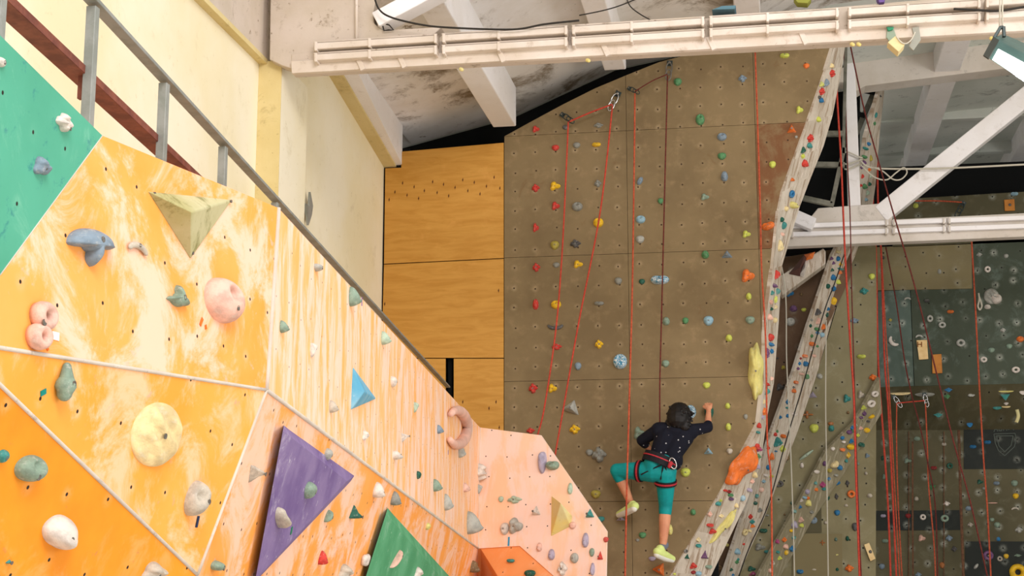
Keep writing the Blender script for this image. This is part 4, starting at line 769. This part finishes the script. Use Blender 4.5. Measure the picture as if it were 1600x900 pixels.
rope([(1369, 200), (1371, 260), (1372, 318), (1377, 400), (1382, 560), (1388, 640), (1396, 800), (1404, 980)], 19.95, 19.95, .013, 'rope_red', 'bold red rope, right one of the pair behind the white post')
rope([(1377, 388), (1384, 520), (1391, 640), (1400, 800), (1410, 980)], 20.1, 20.1, .009, 'rope_orange', 'thin orange red rope just right of the bold red pair')
rope([(1384, 386), (1400, 470), (1413, 560), (1424, 615), (1436, 660), (1449, 720), (1462, 800), (1466, 980)], 20.2, 20.8, .009, 'rope_dark', 'dark red rope slanting across the chalky green panels')
rope([(1518, 375), (1524, 480), (1530, 600), (1537, 720), (1543, 800), (1552, 980)], 20.2, 20.2, .011, 'rope_orange', 'orange red rope, rightmost one on the dark back wall')
rope([(1401, 630), (1401, 700), (1404, 800), (1414, 980)], 20.6, 20.6, .009, 'rope_orange', 'thin red rope below the ledge, hanging from the left ledge anchor')
rope([(1401, 630), (1422, 628), (1445, 626)], 20.6, 20.6, .009, 'rope_red', 'short red rope tied level between the two ledge anchors')
rope([(1446, 630), (1449, 700), (1451, 760), (1460, 860), (1464, 980)], 20.6, 20.6, .009, 'rope_orange', 'orange red rope hanging from the right ledge anchor')
rope([(1498, 672), (1501, 780), (1504, 860), (1508, 980)], 21.0, 21.0, .02, 'rope_brown', 'broad brown strap hanging in front of the black painted boards')
rope([(1426, 690), (1426, 800), (1427, 980)], 21.1, 21.1, .012, 'rope_brown', 'faint brown strap hanging on the lower back wall')
rope([(1206, 375), (1213, 395), (1222, 420), (1228, 470), (1229, 560), (1233, 650), (1236, 720), (1240, 840), (1243, 980)], 18.3, 18.2, .008, 'cord', 'off-white cord hanging in front of the brown recess', cat='cord')
rope([(1291, 500), (1290, 620), (1291, 700), (1293, 820), (1295, 980)], 18.4, 18.4, .008, 'cord', 'off-white cord hanging in front of the olive bay', cat='cord')
rope([(1321, 392), (1305, 440), (1290, 480), (1272, 540), (1255, 600), (1225, 700), (1200, 790), (1165, 870), (1130, 980)], 18.5, 18.45, .008, 'cable', 'dark cord running down along the second edge panel', cat='cord')
# white cord with a loop tied to the far truss post
b = MB(); b.tube(smooth([onY(x, y, UY - .1) for x, y in ((1345, 252), (1362, 262), (1420, 264), (1500, 262), (1620, 256))]), .012, 6)
tag(b.build('cord', M['cord']), 'white cord stretched level to the right from the far truss post', 'cord')
b = MB(); b.tube(smooth([onY(x, y, UY - .12) for x, y in ((1345, 258), (1365, 276), (1385, 281), (1400, 270), (1412, 262), (1417, 270), (1408, 280), (1395, 280), (1380, 268), (1366, 262))]), .009, 6)
tag(b.build('cord', M['cord']), 'loose loop of white cord beside the far truss post', 'cord')
b = MB()
for k, (ya, yb) in enumerate(((238, 246), (256, 250), (264, 256))):
    b.tube(smooth([onY(1320, ya, UY - .03), onY(1326, ya, UY - .06), onY(1344, yb, UY - .06), onY(1347, yb, UY)]), .01, 6)
tag(b.build('cord', M['cord']), 'white cord wound three times around the far truss post', 'cord')
b = MB(); b.tube(smooth([onY(x, y, TY - .14) for x, y in ((584, -8), (592, 14), (611, 27), (655, 38), (700, 43), (800, 46), (850, 38), (905, 32))]), .008, 6)
tag(b.build('cable', M['cable']), 'black cable draped over the top left of the near truss', 'cable')
b = MB(); b.tube(smooth([onY(x, y, TY - .02) for x, y in ((978, -5), (985, 10), (1000, 22), (1016, 31))]), .005, 6)
tag(b.build('cable', M['cable']), 'thin cable hanging down onto the top middle of the near truss', 'cable')
b = MB(); b.tube(smooth([onY(x, y, TY + .2) for x, y in ((905, 24), (940, 17), (968, 9), (1000, -4))]), .005, 6)
tag(b.build('cable', M['cable']), 'thin cable rising to the right above the middle of the near truss', 'cable')
b = MB(); b.tube(smooth([onY(x, y, TY - .13) for x, y in ((1490, 14), (1530, 16), (1560, 17), (1600, 11), (1650, 4))]), .009, 6)
tag(b.build('cable', M['cable']), 'black cable along the right end of the near truss', 'cable')
b = MB()
for pts in ([(597, 36), (600, 48), (607, 47), (615, 47), (608, 39), (597, 36)],): b.tube([onY(x, y, TY - .02) for x, y in pts], .006, 6)
tag(b.build('wire_loop', M['cable']), 'small bent black wire loop on the left end of the near truss', 'wire')
# anchors
def oval(c, n, u, a, bb, r, b):
    v = n.cross(u); b.tube([c + u * a * math.cos(t) + v * bb * math.sin(t) for t in [2 * math.pi * k / 14 for k in range(14)]], r, 6, closed=True)
def anchor(px, py, ang, mat, label, Y=15.46, s=1.0):
    c = onY(px, py, Y); t = empty('rope_anchor', c, label, 'rope anchor', 'rope anchors on the climbing walls')
    u = Vector((math.cos(ang), 0, math.sin(ang))); n = Vector((0, -1, 0))
    b = MB(); b.box(c + Vector((0, 0, 0)) - u * .03 * s, .05 * s, .012, .05 * s, Matrix.Rotation(-ang, 3, 'Y')); b.build('plate', M['dark_metal'], t, bevel=.003)
    b = MB(); b.tube([c - u * .03 * s + n * .0, c - u * .03 * s + n * .03], .012 * s, 8); b.build('bolt', M['chrome'], t)
    b = MB(); oval(c + n * .035 + u * .03 * s, n, u, .055 * s, .026 * s, .006 * s, b); b.build('carabiner', M[mat], t)
    b = MB(); oval(c + n * .05 + u * .09 * s, n, u, .05 * s, .024 * s, .006 * s, b); b.build('carabiner', M[mat], t)
anchor(882, 182, math.radians(-40), 'dark_metal', 'black double carabiner anchor at the top of the leftmost red rope')
anchor(963, 152, math.radians(-115), 'chrome', 'shiny chrome carabiner anchor at the top of the second red rope', s=1.25)
anchor(986, 140, math.radians(-35), 'dark_metal', 'small dark carabiner anchor at the top of the orange red rope', s=.8)
anchor(1046, 104, math.radians(-95), 'bolt', 'grey carabiner anchor cluster near the rounded top of the brown wall', s=1.2)
anchor(1399, 623, math.radians(-60), 'chrome', 'chrome carabiner anchor at the left of the dark ledge', Y=20.65)
anchor(1445, 620, math.radians(-80), 'chrome', 'chrome carabiner anchor under the round grey ledge hold', Y=20.65)
anchor(1503, 322, math.radians(-120), 'dark_metal', 'dark carabiner anchor above the far truss', Y=20.5, s=1.3)
rope([(1430, 314), (1465, 314), (1503, 316)], 20.45, 20.45, .01, 'rope_orange', 'short faint red rope strung level above the far truss')
def hang(pxs, mat, label, name, cat, Y, r=.006):
    b = MB(); b.tube(smooth([onY(x, y, Y) for x, y in pxs]), r, 6); return tag(b.build(name, M[mat]), label, cat)
hang([(1529, 458), (1530, 468), (1528, 478), (1531, 484), (1534, 478), (1532, 470), (1530, 464)], 'cord', 'small white cord loop hanging beside the large white disc hold', 'cord', 'cord', FY - .08, .012)
hang([(1589, 640), (1591, 650), (1588, 660)], 'v_yellow', 'short yellow sling hanging at the right under the dark ledge', 'sling', 'sling', FY + .3, .025)
# wooden plates
def plate(pts, key_Y, label, mat, hole=None, mark=None):
    b = MB(); b.prism(poly(pts, key_Y), (0, .02, 0)); o = b.build('wooden_plate', mat, None, (Vector(), Vector((1, 0, 0)), Vector((0, 0, 1))), .004); tag(o, label, 'wooden plate', 'wooden plates on the right walls')
    if hole:
        b = MB(); c = onY(*hole, key_Y - .003); b.tube([c, c + Vector((0, .012, 0))], .02, 12); b.build('bolt', M['bolt'], o)
    if mark:
        b = MB(); x, y = mark
        for p, q in (((x - 3, y - 4), (x - 3, y + 4)), ((x + 3, y - 4), (x + 3, y + 4)), ((x - 3, y), (x + 3, y))): sbar(b, p, q, 1.6, key_Y - .004, .004)
        b.build('lettering', simple('brown_ink', (140, 84, 24)), o)
WD = simple('pale_wood', (236, 206, 150), .6, c2=(222, 186, 124), scale=6); WD2 = simple('orange_wood', (196, 128, 50), .6, c2=(176, 108, 38), scale=6)
plate([(1432, 531.5), (1448.5, 531), (1450.5, 561), (1436, 562)], FY - .03, 'pale wooden plate with a letter mark on the chalky green panel', WD, mark=(1437, 538))
plate([(1456, 554), (1471, 553), (1472.5, 583), (1457, 583.5)], FY - .03, 'orange wooden plate right of the pale one on the green panel', WD2)
plate([(1569, 312), (1585, 311), (1586, 329), (1570, 329.5)], FY - .03, 'square orange wooden plate above the right end of the far truss', WD2, hole=(1578, 320))
plate([(1350, 851), (1358, 848), (1368, 873), (1360, 877)], 19.3, 'tilted pale wooden plate with a bolt hole at the foot of the olive bay', WD, hole=(1360, 862))
# chalk lettering and crest on the black board
b = MB(); LYc = LY - .02
def stroke(*pts):
    for p, q in zip(pts, pts[1:]): sbar(b, p, q, 1.1, LYc, .004)
stroke((1553, 675), (1556, 665), (1559, 674)); stroke((1554, 671), (1558, 671))
stroke((1561, 667), (1561, 673), (1565, 673), (1565, 666), (1561, 667)); stroke((1568, 673), (1568, 664)); stroke((1568, 668), (1573, 668)); stroke((1573, 673), (1573, 664)); stroke((1576, 672), (1578, 662), (1584, 672)); stroke((1577, 668), (1581, 668))
stroke((1553, 678), (1586, 677), (1588, 686), (1585, 698), (1570, 712), (1560, 704), (1555, 692), (1553, 678)); stroke((1557, 681), (1583, 681), (1580, 696), (1570, 706), (1561, 697), (1557, 681))
tag(b.build('chalk_emblem', simple('faint_chalk', (92, 100, 92), .9)), 'faint chalk lettering over a shield emblem on the black painted board', 'emblem')
# ------------------------------------------------------------------ lamp and odd things on the near truss
FYL = 9.6
fl = empty('floodlight', onY(1580, 85, FYL), 'dark green metal floodlight with bright square lamp face hanging at the upper right', 'floodlight')
def fp(x, y, dy=0): return onY(x, y, FYL + dy)
M['lamp_green'] = simple('lamp_housing', (84, 112, 104), .45, .2, c2=(70, 96, 90), scale=5)
M['lamp_dark'] = simple('lamp_end', (60, 62, 54), .5, .2)
b = MB(); 
top = [fp(1552, 58, .0), fp(1640, 104, -.05), fp(1640, 84, .28), fp(1566, 52, .3)]
bot = [fp(1537, 86, -.12), fp(1618, 140, -.14), fp(1640, 130, .2), fp(1545, 84, .2)]
b.add(top + bot, [(0, 1, 2, 3), (4, 5, 6, 7), (0, 1, 5, 4), (1, 2, 6, 5), (2, 3, 7, 6), (3, 0, 4, 7)]); hs_ = b.build('housing', M['lamp_green'], fl, None, .012)
em = bpy.data.materials.new('lamp_glow'); em.use_nodes = True; em.node_tree.nodes['Principled BSDF'].inputs['Emission Color'].default_value = (1, 1, .98, 1); em.node_tree.nodes['Principled BSDF'].inputs['Emission Strength'].default_value = 6
b = MB(); A0, A1, A2, A3 = top[0], top[1], bot[1], bot[0]
def bil(u, v, off=.0): 
    p = A0.lerp(A1, u).lerp(A3.lerp(A2, u), v); return p + Vector((0, -off, -off * .4))
b.add([bil(.16, .38, .012), bil(.80, .34, .012), bil(.80, .98, .012), bil(.16, .95, .012)] + [bil(.16, .38, 0), bil(.80, .34, 0), bil(.80, .98, 0), bil(.16, .95, 0)], [(0, 1, 2, 3), (4, 5, 6, 7), (0, 1, 5, 4), (1, 2, 6, 5), (2, 3, 7, 6), (3, 0, 4, 7)]); b.build('lamp_face', em, fl)
b = MB(); b.prism([bil(-.01, -.02, .012), bil(.1, -.02, .012), bil(.1, 1.02, .012), bil(-.01, 1.02, .012)], (0, .02, 0)); b.build('end_plate', M['lamp_dark'], fl, None, .004)
b = MB(); b.bar(fp(1553, 60, .1), fp(1563, 43, .1), .035, .02); b.bar(fp(1563, 43, .1), fp(1568, 43, .1), .02, .02); b.bar(fp(1568, 42, .1), fp(1569, 58, .1), .03, .02); b.build('bracket', M['dark_metal'], fl, None, .003)
b = MB(); b.tube([fp(1562, 44, .1), fp(1563, -40, .1)], .006, 6); b.tube([fp(1566, 44, .1), fp(1567, -40, .1)], .006, 6); b.build('suspension_wire', M['cord'], fl)
l = bpy.data.lights.new('floodlight_lamp', 'AREA'); l.size = .25; l.energy = 18; lo = bpy.data.objects.new('floodlight_lamp', l); COL.objects.link(lo); lo.parent = fl; lo.matrix_parent_inverse = Matrix.Translation(fl.location).inverted()
lo.location = bil(.5, .65, .06); lo.rotation_euler = (Vector((.2, -1, -.5))).to_track_quat('-Z', 'Y').to_euler()
def pxprism(pts, Y, dep, mat, name, label, cat, bev=.004):
    b = MB(); b.prism(poly(pts, Y), (0, dep, 0)); return tag(b.build(name, mat, None, None, bev), label, cat)
pap = simple('cream_paper', (232, 214, 160), .8, c2=(222, 200, 150), scale=6)
pxprism([(1387, 66), (1399, 56), (1414, 69), (1404, 81)], TY - .13, .12, pap, 'paper_box', 'cream paper box hanging under the near truss', 'paper box')
pxprism([(1386, 44), (1396, 43), (1400, 55), (1390, 65), (1385, 58)], TY - .05, .02, simple('grey_green_cloth', (150, 166, 146), .9), 'cloth_ribbon', 'grey green ribbon from which the cream paper box hangs', 'ribbon')
pxprism([(1385, 42), (1397, 42), (1395, 46), (1388, 48)], TY - .07, .02, simple('green_knot', (60, 140, 104), .9), 'ribbon_knot', 'small bright green knot above the cream paper box', 'knot')
pxprism([(1425, 43), (1436, 41), (1439, 62), (1427, 79), (1420, 72), (1428, 56)], TY - .05, .02, simple('grey_cloth', (160, 160, 148), .9), 'cloth_ribbon', 'crumpled grey ribbon hanging right of the cream paper box', 'ribbon')
b = MB(); b.tube(smooth([onY(x, y, TY - .14) for x, y in ((1400, 56), (1408, 66), (1416, 68), (1424, 62), (1430, 50))]), .005, 6); tag(b.build('string', M['cord']), 'thin string looping between the paper box and the grey ribbon', 'string')
for i, (x, y, nm) in enumerate(((918, 94, 'left'), (1331, 69, 'middle'), (1341, 69, 'right'), (1549, 60, 'far right'), (720, 108, 'far left'))):
    b = MB(); b.caps(onY(x, y, TY - .02), onY(x + 2, y + 1, TY - .03), .016, .014, 10); tag(b.build('insulator', M['v_yellow']), 'small yellow porcelain fitting under the near truss, the %s one' % nm, 'insulator', 'yellow fittings under the near truss')
pxprism([(1112, 15), (1128, 9), (1150, 8), (1148, 14)], TY - .05, .2, simple('blue_box', (84, 120, 132), .6), 'small_box', 'small blue-grey box lying on top of the near truss', 'box')
pxprism([(1370, -6), (1384, -6), (1382, 3), (1374, 4)], TY - .05, .1, simple('purple_cloth', (112, 88, 150), .8), 'purple_bag', 'small purple bag at the top edge of the photo', 'bag')
pxprism([(1240, -4), (1268, -3), (1262, 5), (1246, 4)], TY - .08, .1, simple('olive_cloth', (140, 142, 60), .8), 'cloth_scrap', 'olive cloth scrap on top of the near truss', 'cloth')
# ------------------------------------------------------------------ the climber
PX_ = 15.1 / F
def pj(x, y, Y): return onY(x, y, Y)
skin = NT('skin', .55, .35); skin.b.inputs['Subsurface Weight'].default_value = .1; sk = skin.done(skin.mix(skin.mapr(skin.noise(skin.coord(), 9, 4), .4, .6), (214, 150, 114), (204, 138, 104)))
J = dict(head=pj(1062, 655, 15.08), crown=pj(1063, 647, 15.1), neck=pj(1055, 668, 15.06), shl=pj(1030, 671, 15.1), shr=pj(1078, 673, 15.1), ell=pj(1003, 688, 15.2), wrl=pj(1016, 703, 15.28), hal=pj(1018, 707, 15.32),
         elr=pj(1106, 668, 15.2), wrr=pj(1107, 645, 15.3), har=pj(1107, 637, 15.34), chest=pj(1053, 682, 15.1), waist=pj(1040, 709, 15.08), pelv=pj(1032, 729, 15.06), hipl=pj(1022, 737, 15.08), hipr=pj(1040, 738, 15.06),
         knl=pj(964, 735, 15.18), anl=pj(986, 787, 15.28), hel=pj(992, 791, 15.18), tol=pj(967, 803, 15.4), knr=pj(1040, 790, 15.18), anr=pj(1036, 854, 15.16), her=pj(1027, 862, 15.08), tor=pj(1051, 873, 15.32))
pe = empty('person', J['tor'], 'person climbing the brown wall in dark speckled top, teal leggings, harness and yellow shoes', 'person')
def rem(o, vox=.007, sm=6, fac=.5):
    m = o.modifiers.new('r', 'REMESH'); m.mode = 'VOXEL'; m.voxel_size = vox; m.use_smooth_shade = True
    s = o.modifiers.new('s', 'SMOOTH'); s.iterations = sm; s.factor = fac; return o
def limb(b, pts, rs):
    for i in range(len(pts) - 1): b.caps(pts[i], pts[i + 1], rs[i], rs[i + 1])
b = MB()
b.caps(J['head'], J['crown'], .082, .085); b.caps(J['neck'], J['head'], .052, .055); b.caps(J['head'] + Vector((.0, .05, -.05)), J['head'] + Vector((0, .06, -.01)), .045, .06)
hd = J['head']; b.caps(hd + Vector((0, .1, 0)), hd + Vector((0, .125, -.018)), .014, .014, 8)      # nose, turned to the wall
for sx in (-1, 1): b.caps(hd + Vector((sx * .084, .01, 0)), hd + Vector((sx * .09, 0, -.03)), .014, .01, 8)
limb(b, [J['shl'], J['ell'], J['wrl']], [.052, .04, .026]); limb(b, [J['shr'], J['elr'], J['wrr']], [.052, .04, .026])
limb(b, [J['shl'], J['shr']], [.07, .07]); limb(b, [J['chest'] + Vector((-.07, 0, 0)), J['waist'] + Vector((-.045, 0, 0)), J['pelv'] + Vector((-.06, 0, 0))], [.095, .08, .09]); limb(b, [J['chest'] + Vector((.08, 0, 0)), J['waist'] + Vector((.045, 0, 0)), J['pelv'] + Vector((.06, 0, 0))], [.095, .08, .09])
limb(b, [J['hipl'], J['knl'], J['knl'].lerp(J['anl'], .35), J['anl']], [.095, .058, .056, .034]); limb(b, [J['hipr'], J['knr'], J['knr'].lerp(J['anr'], .35), J['anr']], [.095, .058, .058, .034])
limb(b, [J['hel'], J['tol']], [.034, .026]); limb(b, [J['her'], J['tor']], [.034, .026]); limb(b, [J['anl'], J['hel']], [.03, .03]); limb(b, [J['anr'], J['her']], [.03, .03])
def hand(b, wr, ha, side, up):
    d = (ha - wr).normalized(); pr = Vector((side, 0, 0)); kn = ha + d * .03
    pr = (pr - d * pr.dot(d)).normalized()
    b.caps(wr, ha, .024, .026); b.caps(ha - pr * .018, kn - pr * .022, .02, .015); b.caps(ha + pr * .018, kn + pr * .022, .02, .015)
    for k, (o_, L) in enumerate(((-.032, .026), (-.011, .032), (.011, .03), (.031, .024))):
        p0 = kn + pr * o_; p1 = p0 + d * L + Vector((0, .018, 0)); p2 = p1 + Vector((0, .026, -.012 * up)); b.caps(p0, p1, .0105, .0095, 8); b.caps(p1, p2, .0095, .0085, 8)
    t0 = ha - pr * .028 - d * .01; t1 = t0 - pr * .022 + d * .022 + Vector((0, .012, 0)); b.caps(t0, t1, .012, .0105, 8); b.caps(t1, t1 + d * .02 + Vector((0, .016, 0)), .0105, .009, 8)
hand(b, J['wrr'], J['har'], 1, 1); hand(b, J['wrl'], J['hal'], 1, 1)
rem(b.build('body', sk, pe), .005, 4)
n = NT('dark_speckled_cloth', .85, .2); vo = n.n('ShaderNodeTexVoronoi'); vo.inputs['Scale'].default_value = 17; n.set(vo.inputs['Vector'], n.coord())
dots = n.mapr(vo.outputs['Distance'], .13, .09); shirtm = n.done(n.mix(dots, (20, 22, 34), (190, 188, 190)))
b = MB()
limb(b, [J['shl'], J['ell'], J['ell'].lerp(J['wrl'], .35)], [.068, .055, .05]); limb(b, [J['shr'], J['elr'], J['elr'].lerp(J['wrr'], .2)], [.068, .052, .046])
limb(b, [J['shl'] + Vector((.0, 0, -.01)), J['shr'] + Vector((0, 0, -.01))], [.085, .085]); b.caps(J['neck'] + Vector((-.02, 0, -.03)), J['neck'] + Vector((.02, 0, -.03)), .07, .07)
limb(b, [J['chest'] + Vector((-.075, 0, 0)), J['waist'] + Vector((-.055, 0, .0)), J['waist'] + Vector((-.07, 0, -.06))], [.115, .097, .1]); limb(b, [J['chest'] + Vector((.085, 0, 0)), J['waist'] + Vector((.06, 0, 0)), J['waist'] + Vector((.07, 0, -.07))], [.115, .1, .1])
rem(b.build('top', shirtm, pe), .008, 5)
legm = simple('teal_leggings', (0, 150, 150), .6, c2=(0, 134, 136), scale=9)
b = MB()
limb(b, [J['pelv'] + Vector((-.06, 0, .03)), J['hipl'], J['knl'], J['knl'].lerp(J['anl'], .22)], [.105, .108, .07, .064]); limb(b, [J['pelv'] + Vector((.06, 0, .03)), J['hipr'], J['knr'], J['knr'].lerp(J['anr'], .16)], [.105, .108, .068, .064]); b.caps(J['hipl'], J['hipr'], .105, .105)
rem(b.build('leggings', legm, pe), .008, 5)
hairm = simple('black_hair', (14, 12, 12), .5, c2=(26, 22, 20), scale=30)
b = MB(); rr = random.Random(5)
b.caps(J['head'] + Vector((-.01, -.02, .0)), J['crown'] + Vector((-.01, -.01, .0)), .118, .118)
b.caps(J['head'] + Vector((-.03, -.04, .0)), J['head'] + Vector((-.08, -.04, -.06)), .07, .04); b.caps(J['head'] + Vector((.03, -.03, 0)), J['head'] + Vector((.05, -.05, -.08)), .075, .05)
for k in range(80):
    a = rr.uniform(0, 6.28); e = rr.uniform(-.7, 1.3); dv = Vector((math.cos(a) * math.cos(e), -abs(math.sin(a) * math.cos(e)) * .9, math.sin(e))); p = J['head'] + Vector((0, 0, .02)) + dv * .095
    b.caps(p, p + dv * .028 + Vector((rr.uniform(-.035, .035), rr.uniform(-.02, .02), rr.uniform(-.045, .01))), .021, .011, 8)
rem(b.build('hair', hairm, pe), .005, 1, .4)
shm = simple('pale_yellow_shoe', (222, 238, 150), .6, c2=(212, 228, 138), scale=8); solem = simple('white_sole', (226, 226, 214), .6)
for he, to, an in ((J['hel'], J['tol'], J['anl']), (J['her'], J['tor'], J['anr'])):
    b = MB(); dn = (to - he).normalized(); dwn = (he - an); dwn = (dwn - dn * dwn.dot(dn)).normalized()
    b.caps(he, he.lerp(to, .5), .043, .042); b.caps(he.lerp(to, .5), to, .042, .03); b.caps(he.lerp(an, .5), he.lerp(to, .35), .044, .04); s_ = rem(b.build('shoe', shm, pe), .006, 4)
    b = MB(); b.caps(he + dwn * .028, he.lerp(to, .55) + dwn * .026, .033, .034); b.caps(he.lerp(to, .55) + dwn * .026, to + dwn * .014, .034, .026); rem(b.build('sole', solem, pe), .006, 3)
    b = MB(); b.caps(an.lerp(he, .1), an.lerp(he, -.28 / 1), .039, .041); rem(b.build('sock', simple('grey_sock', (110, 114, 124), .9), pe), .006, 2)
hb = simple('black_webbing', (20, 20, 26), .7); hr = simple('red_webbing', (176, 44, 54), .6)
def band(b, c, ax, rx, ry, wd, th=.008, n=24, tilt=None):
    ax = ax.normalized(); u = ax.cross(Vector((0, 1, 0))).normalized(); v = ax.cross(u); vs = []
    for k in range(n):
        a = 2 * math.pi * k / n; o = u * rx * math.cos(a) + v * ry * math.sin(a); on = o.normalized()
        vs += [c + o - ax * wd / 2, c + o + on * th - ax * wd / 2, c + o + on * th + ax * wd / 2, c + o + ax * wd / 2]
    b.add(vs, [[4 * k + j, 4 * ((k + 1) % n) + j, 4 * ((k + 1) % n) + (j + 1) % 4, 4 * k + (j + 1) % 4] for k in range(n) for j in range(4)])
hn = empty('harness', J['waist'], None, None); hn.parent = pe; hn.matrix_parent_inverse = Matrix.Translation(pe.location).inverted()
hn2 = []
def hpart(b, nm, m): o = b.build(nm, m); o.parent = hn; o.matrix_parent_inverse = Matrix.Translation(hn.location).inverted(); return o
axw = (J['waist'] - J['pelv']).normalized()
b = MB(); band(b, J['pelv'] + Vector((.0, 0, .05)), axw, .165, .12, .1, .012); hpart(b, 'waist_belt', hb)
b = MB(); band(b, J['pelv'] + Vector((.0, 0, .058)), axw, .178, .133, .012, .003); hpart(b, 'belt_trim', hr)
for k, (h_, kn_, f_) in enumerate(((J['hipl'], J['knl'], .38), (J['hipr'], J['knr'], .3))):
    c = h_.lerp(kn_, f_); r_ = .108 + (.069 - .108) * f_ + .004
    b = MB(); band(b, c, kn_ - h_, r_, r_, .05, .008); hpart(b, 'leg_loop', hb)
    b = MB(); band(b, c, kn_ - h_, r_ + .008, r_ + .008, .016, .004); hpart(b, 'loop_trim', hr)
back = Vector((0, -.125, 0))
mid = J['pelv'] + back + Vector((.04, 0, .02))
for p, q in ((mid, J['hipl'].lerp(J['knl'], .38) + Vector((.02, -.1, -.04))), (mid, J['hipr'].lerp(J['knr'], .3) + Vector((-.04, -.11, .02))), (mid, J['hipr'].lerp(J['knr'], .3) + Vector((.05, -.1, .03)))):
    b = MB(); b.bar(p, q, .012, .012); hpart(b, 'strap', hb)
b = MB(); c = J['pelv'] + Vector((.13, -.13, .02)); oval(c, Vector((0, -1, 0)), Vector((.3, 0, -1)).normalized(), .055, .03, .007, b); hpart(b, 'carabiner', M['chrome'])
b = MB(); b.caps(c + Vector((-.02, -.01, .0)), c + Vector((-.035, -.01, -.03)), .022, .018); hpart(b, 'belay_device', hr)
# ------------------------------------------------------------------ labels of the holds
ORD = ['highest', 'second highest', 'third highest', 'fourth highest', 'fifth highest', 'sixth highest', 'seventh highest', 'eighth highest', 'ninth highest', 'tenth highest', 'eleventh highest', 'twelfth highest', 'thirteenth highest', 'fourteenth highest', 'fifteenth highest', 'sixteenth highest']
WALLN = {'brown': 'brown wall', 'areteA': 'whitish edge panel', 'areteB': 'second edge panel', 'areteC': 'lower third edge panel', 'recess': 'brown recess', 'olive': 'tall olive bay', 'low': 'lowest olive bay', 'far': 'dark green back wall', 'ledge': 'dark sloping ledge', 'lowfar': 'shaded lower back wall', kp: 'purple volume', kg: 'green volume', 'ply': 'plywood', 'pale pink orange end face': 'pink end face', 'long chalky orange face': 'long chalky face', 'areteC': 'third edge panel', 'far': 'dark green wall', 'lowfar': 'shaded lower wall'}
from collections import defaultdict
# beyond the 300 largest, the tiny holds of the edge panels become one object
HOLDS.sort(key=lambda h: -(h[0].get('px', 9999)))
small = HOLDS[300:]; HOLDS = HOLDS[:300]
b = MB(); mats = []; fm = []
for h in small:
    o = h[0]; mw = Matrix.LocRotScale(o.location, o.rotation_quaternion, o.scale); me = o.data
    if me.materials[0] not in mats: mats.append(me.materials[0])
    b.add([mw @ q.co for q in me.vertices], [tuple(p.vertices) for p in me.polygons], True); fm += [mats.index(me.materials[0])] * len(me.polygons)
    for c in list(o.children): bpy.data.objects.remove(c)
    bpy.data.objects.remove(o)
me = b.mesh('small_climbing_holds')
for m_ in mats: me.materials.append(m_)
for p, k in zip(me.polygons, fm): p.material_index = k
o = link('climbing_hold', me); tag(o, 'scatter of tiny multicoloured climbing holds on the edge panels and far right walls', 'climbing hold', None, 'stuff')
for h in HOLDS:
    if 'px' in h[0]: del h[0]['px']

G = defaultdict(list)
for h in HOLDS: G[(h[1], h[3])].append(h)
for (c, key), L in G.items():
    wn = WALLN.get(key, key); L.sort(key=lambda h: h[5])
    cw = CW.get(c, c); m = len(L)
    for i, h in enumerate(L):
        o = h[0]; o['group'] = 'climbing holds on the ' + wn
        if h[6]: o['label'] = h[6]; continue
        sw = SHWORD[h[2]]
        if m == 1: o['label'] = '%s %s climbing hold, the only %s one on the %s' % (cw, sw, cw, wn)
        elif i == m - 1 and m > 1: o['label'] = '%s %s climbing hold, lowest %s one on the %s' % (cw, sw, cw, wn)
        elif i < len(ORD): o['label'] = '%s %s climbing hold, %s %s one on the %s' % (cw, sw, ORD[i], cw, wn)
        else: o['label'] = '%s %s climbing hold just below the %s %s one on the %s' % (cw, sw, CW.get(L[i-1][1], L[i-1][1]), SHWORD[L[i-1][2]], wn)
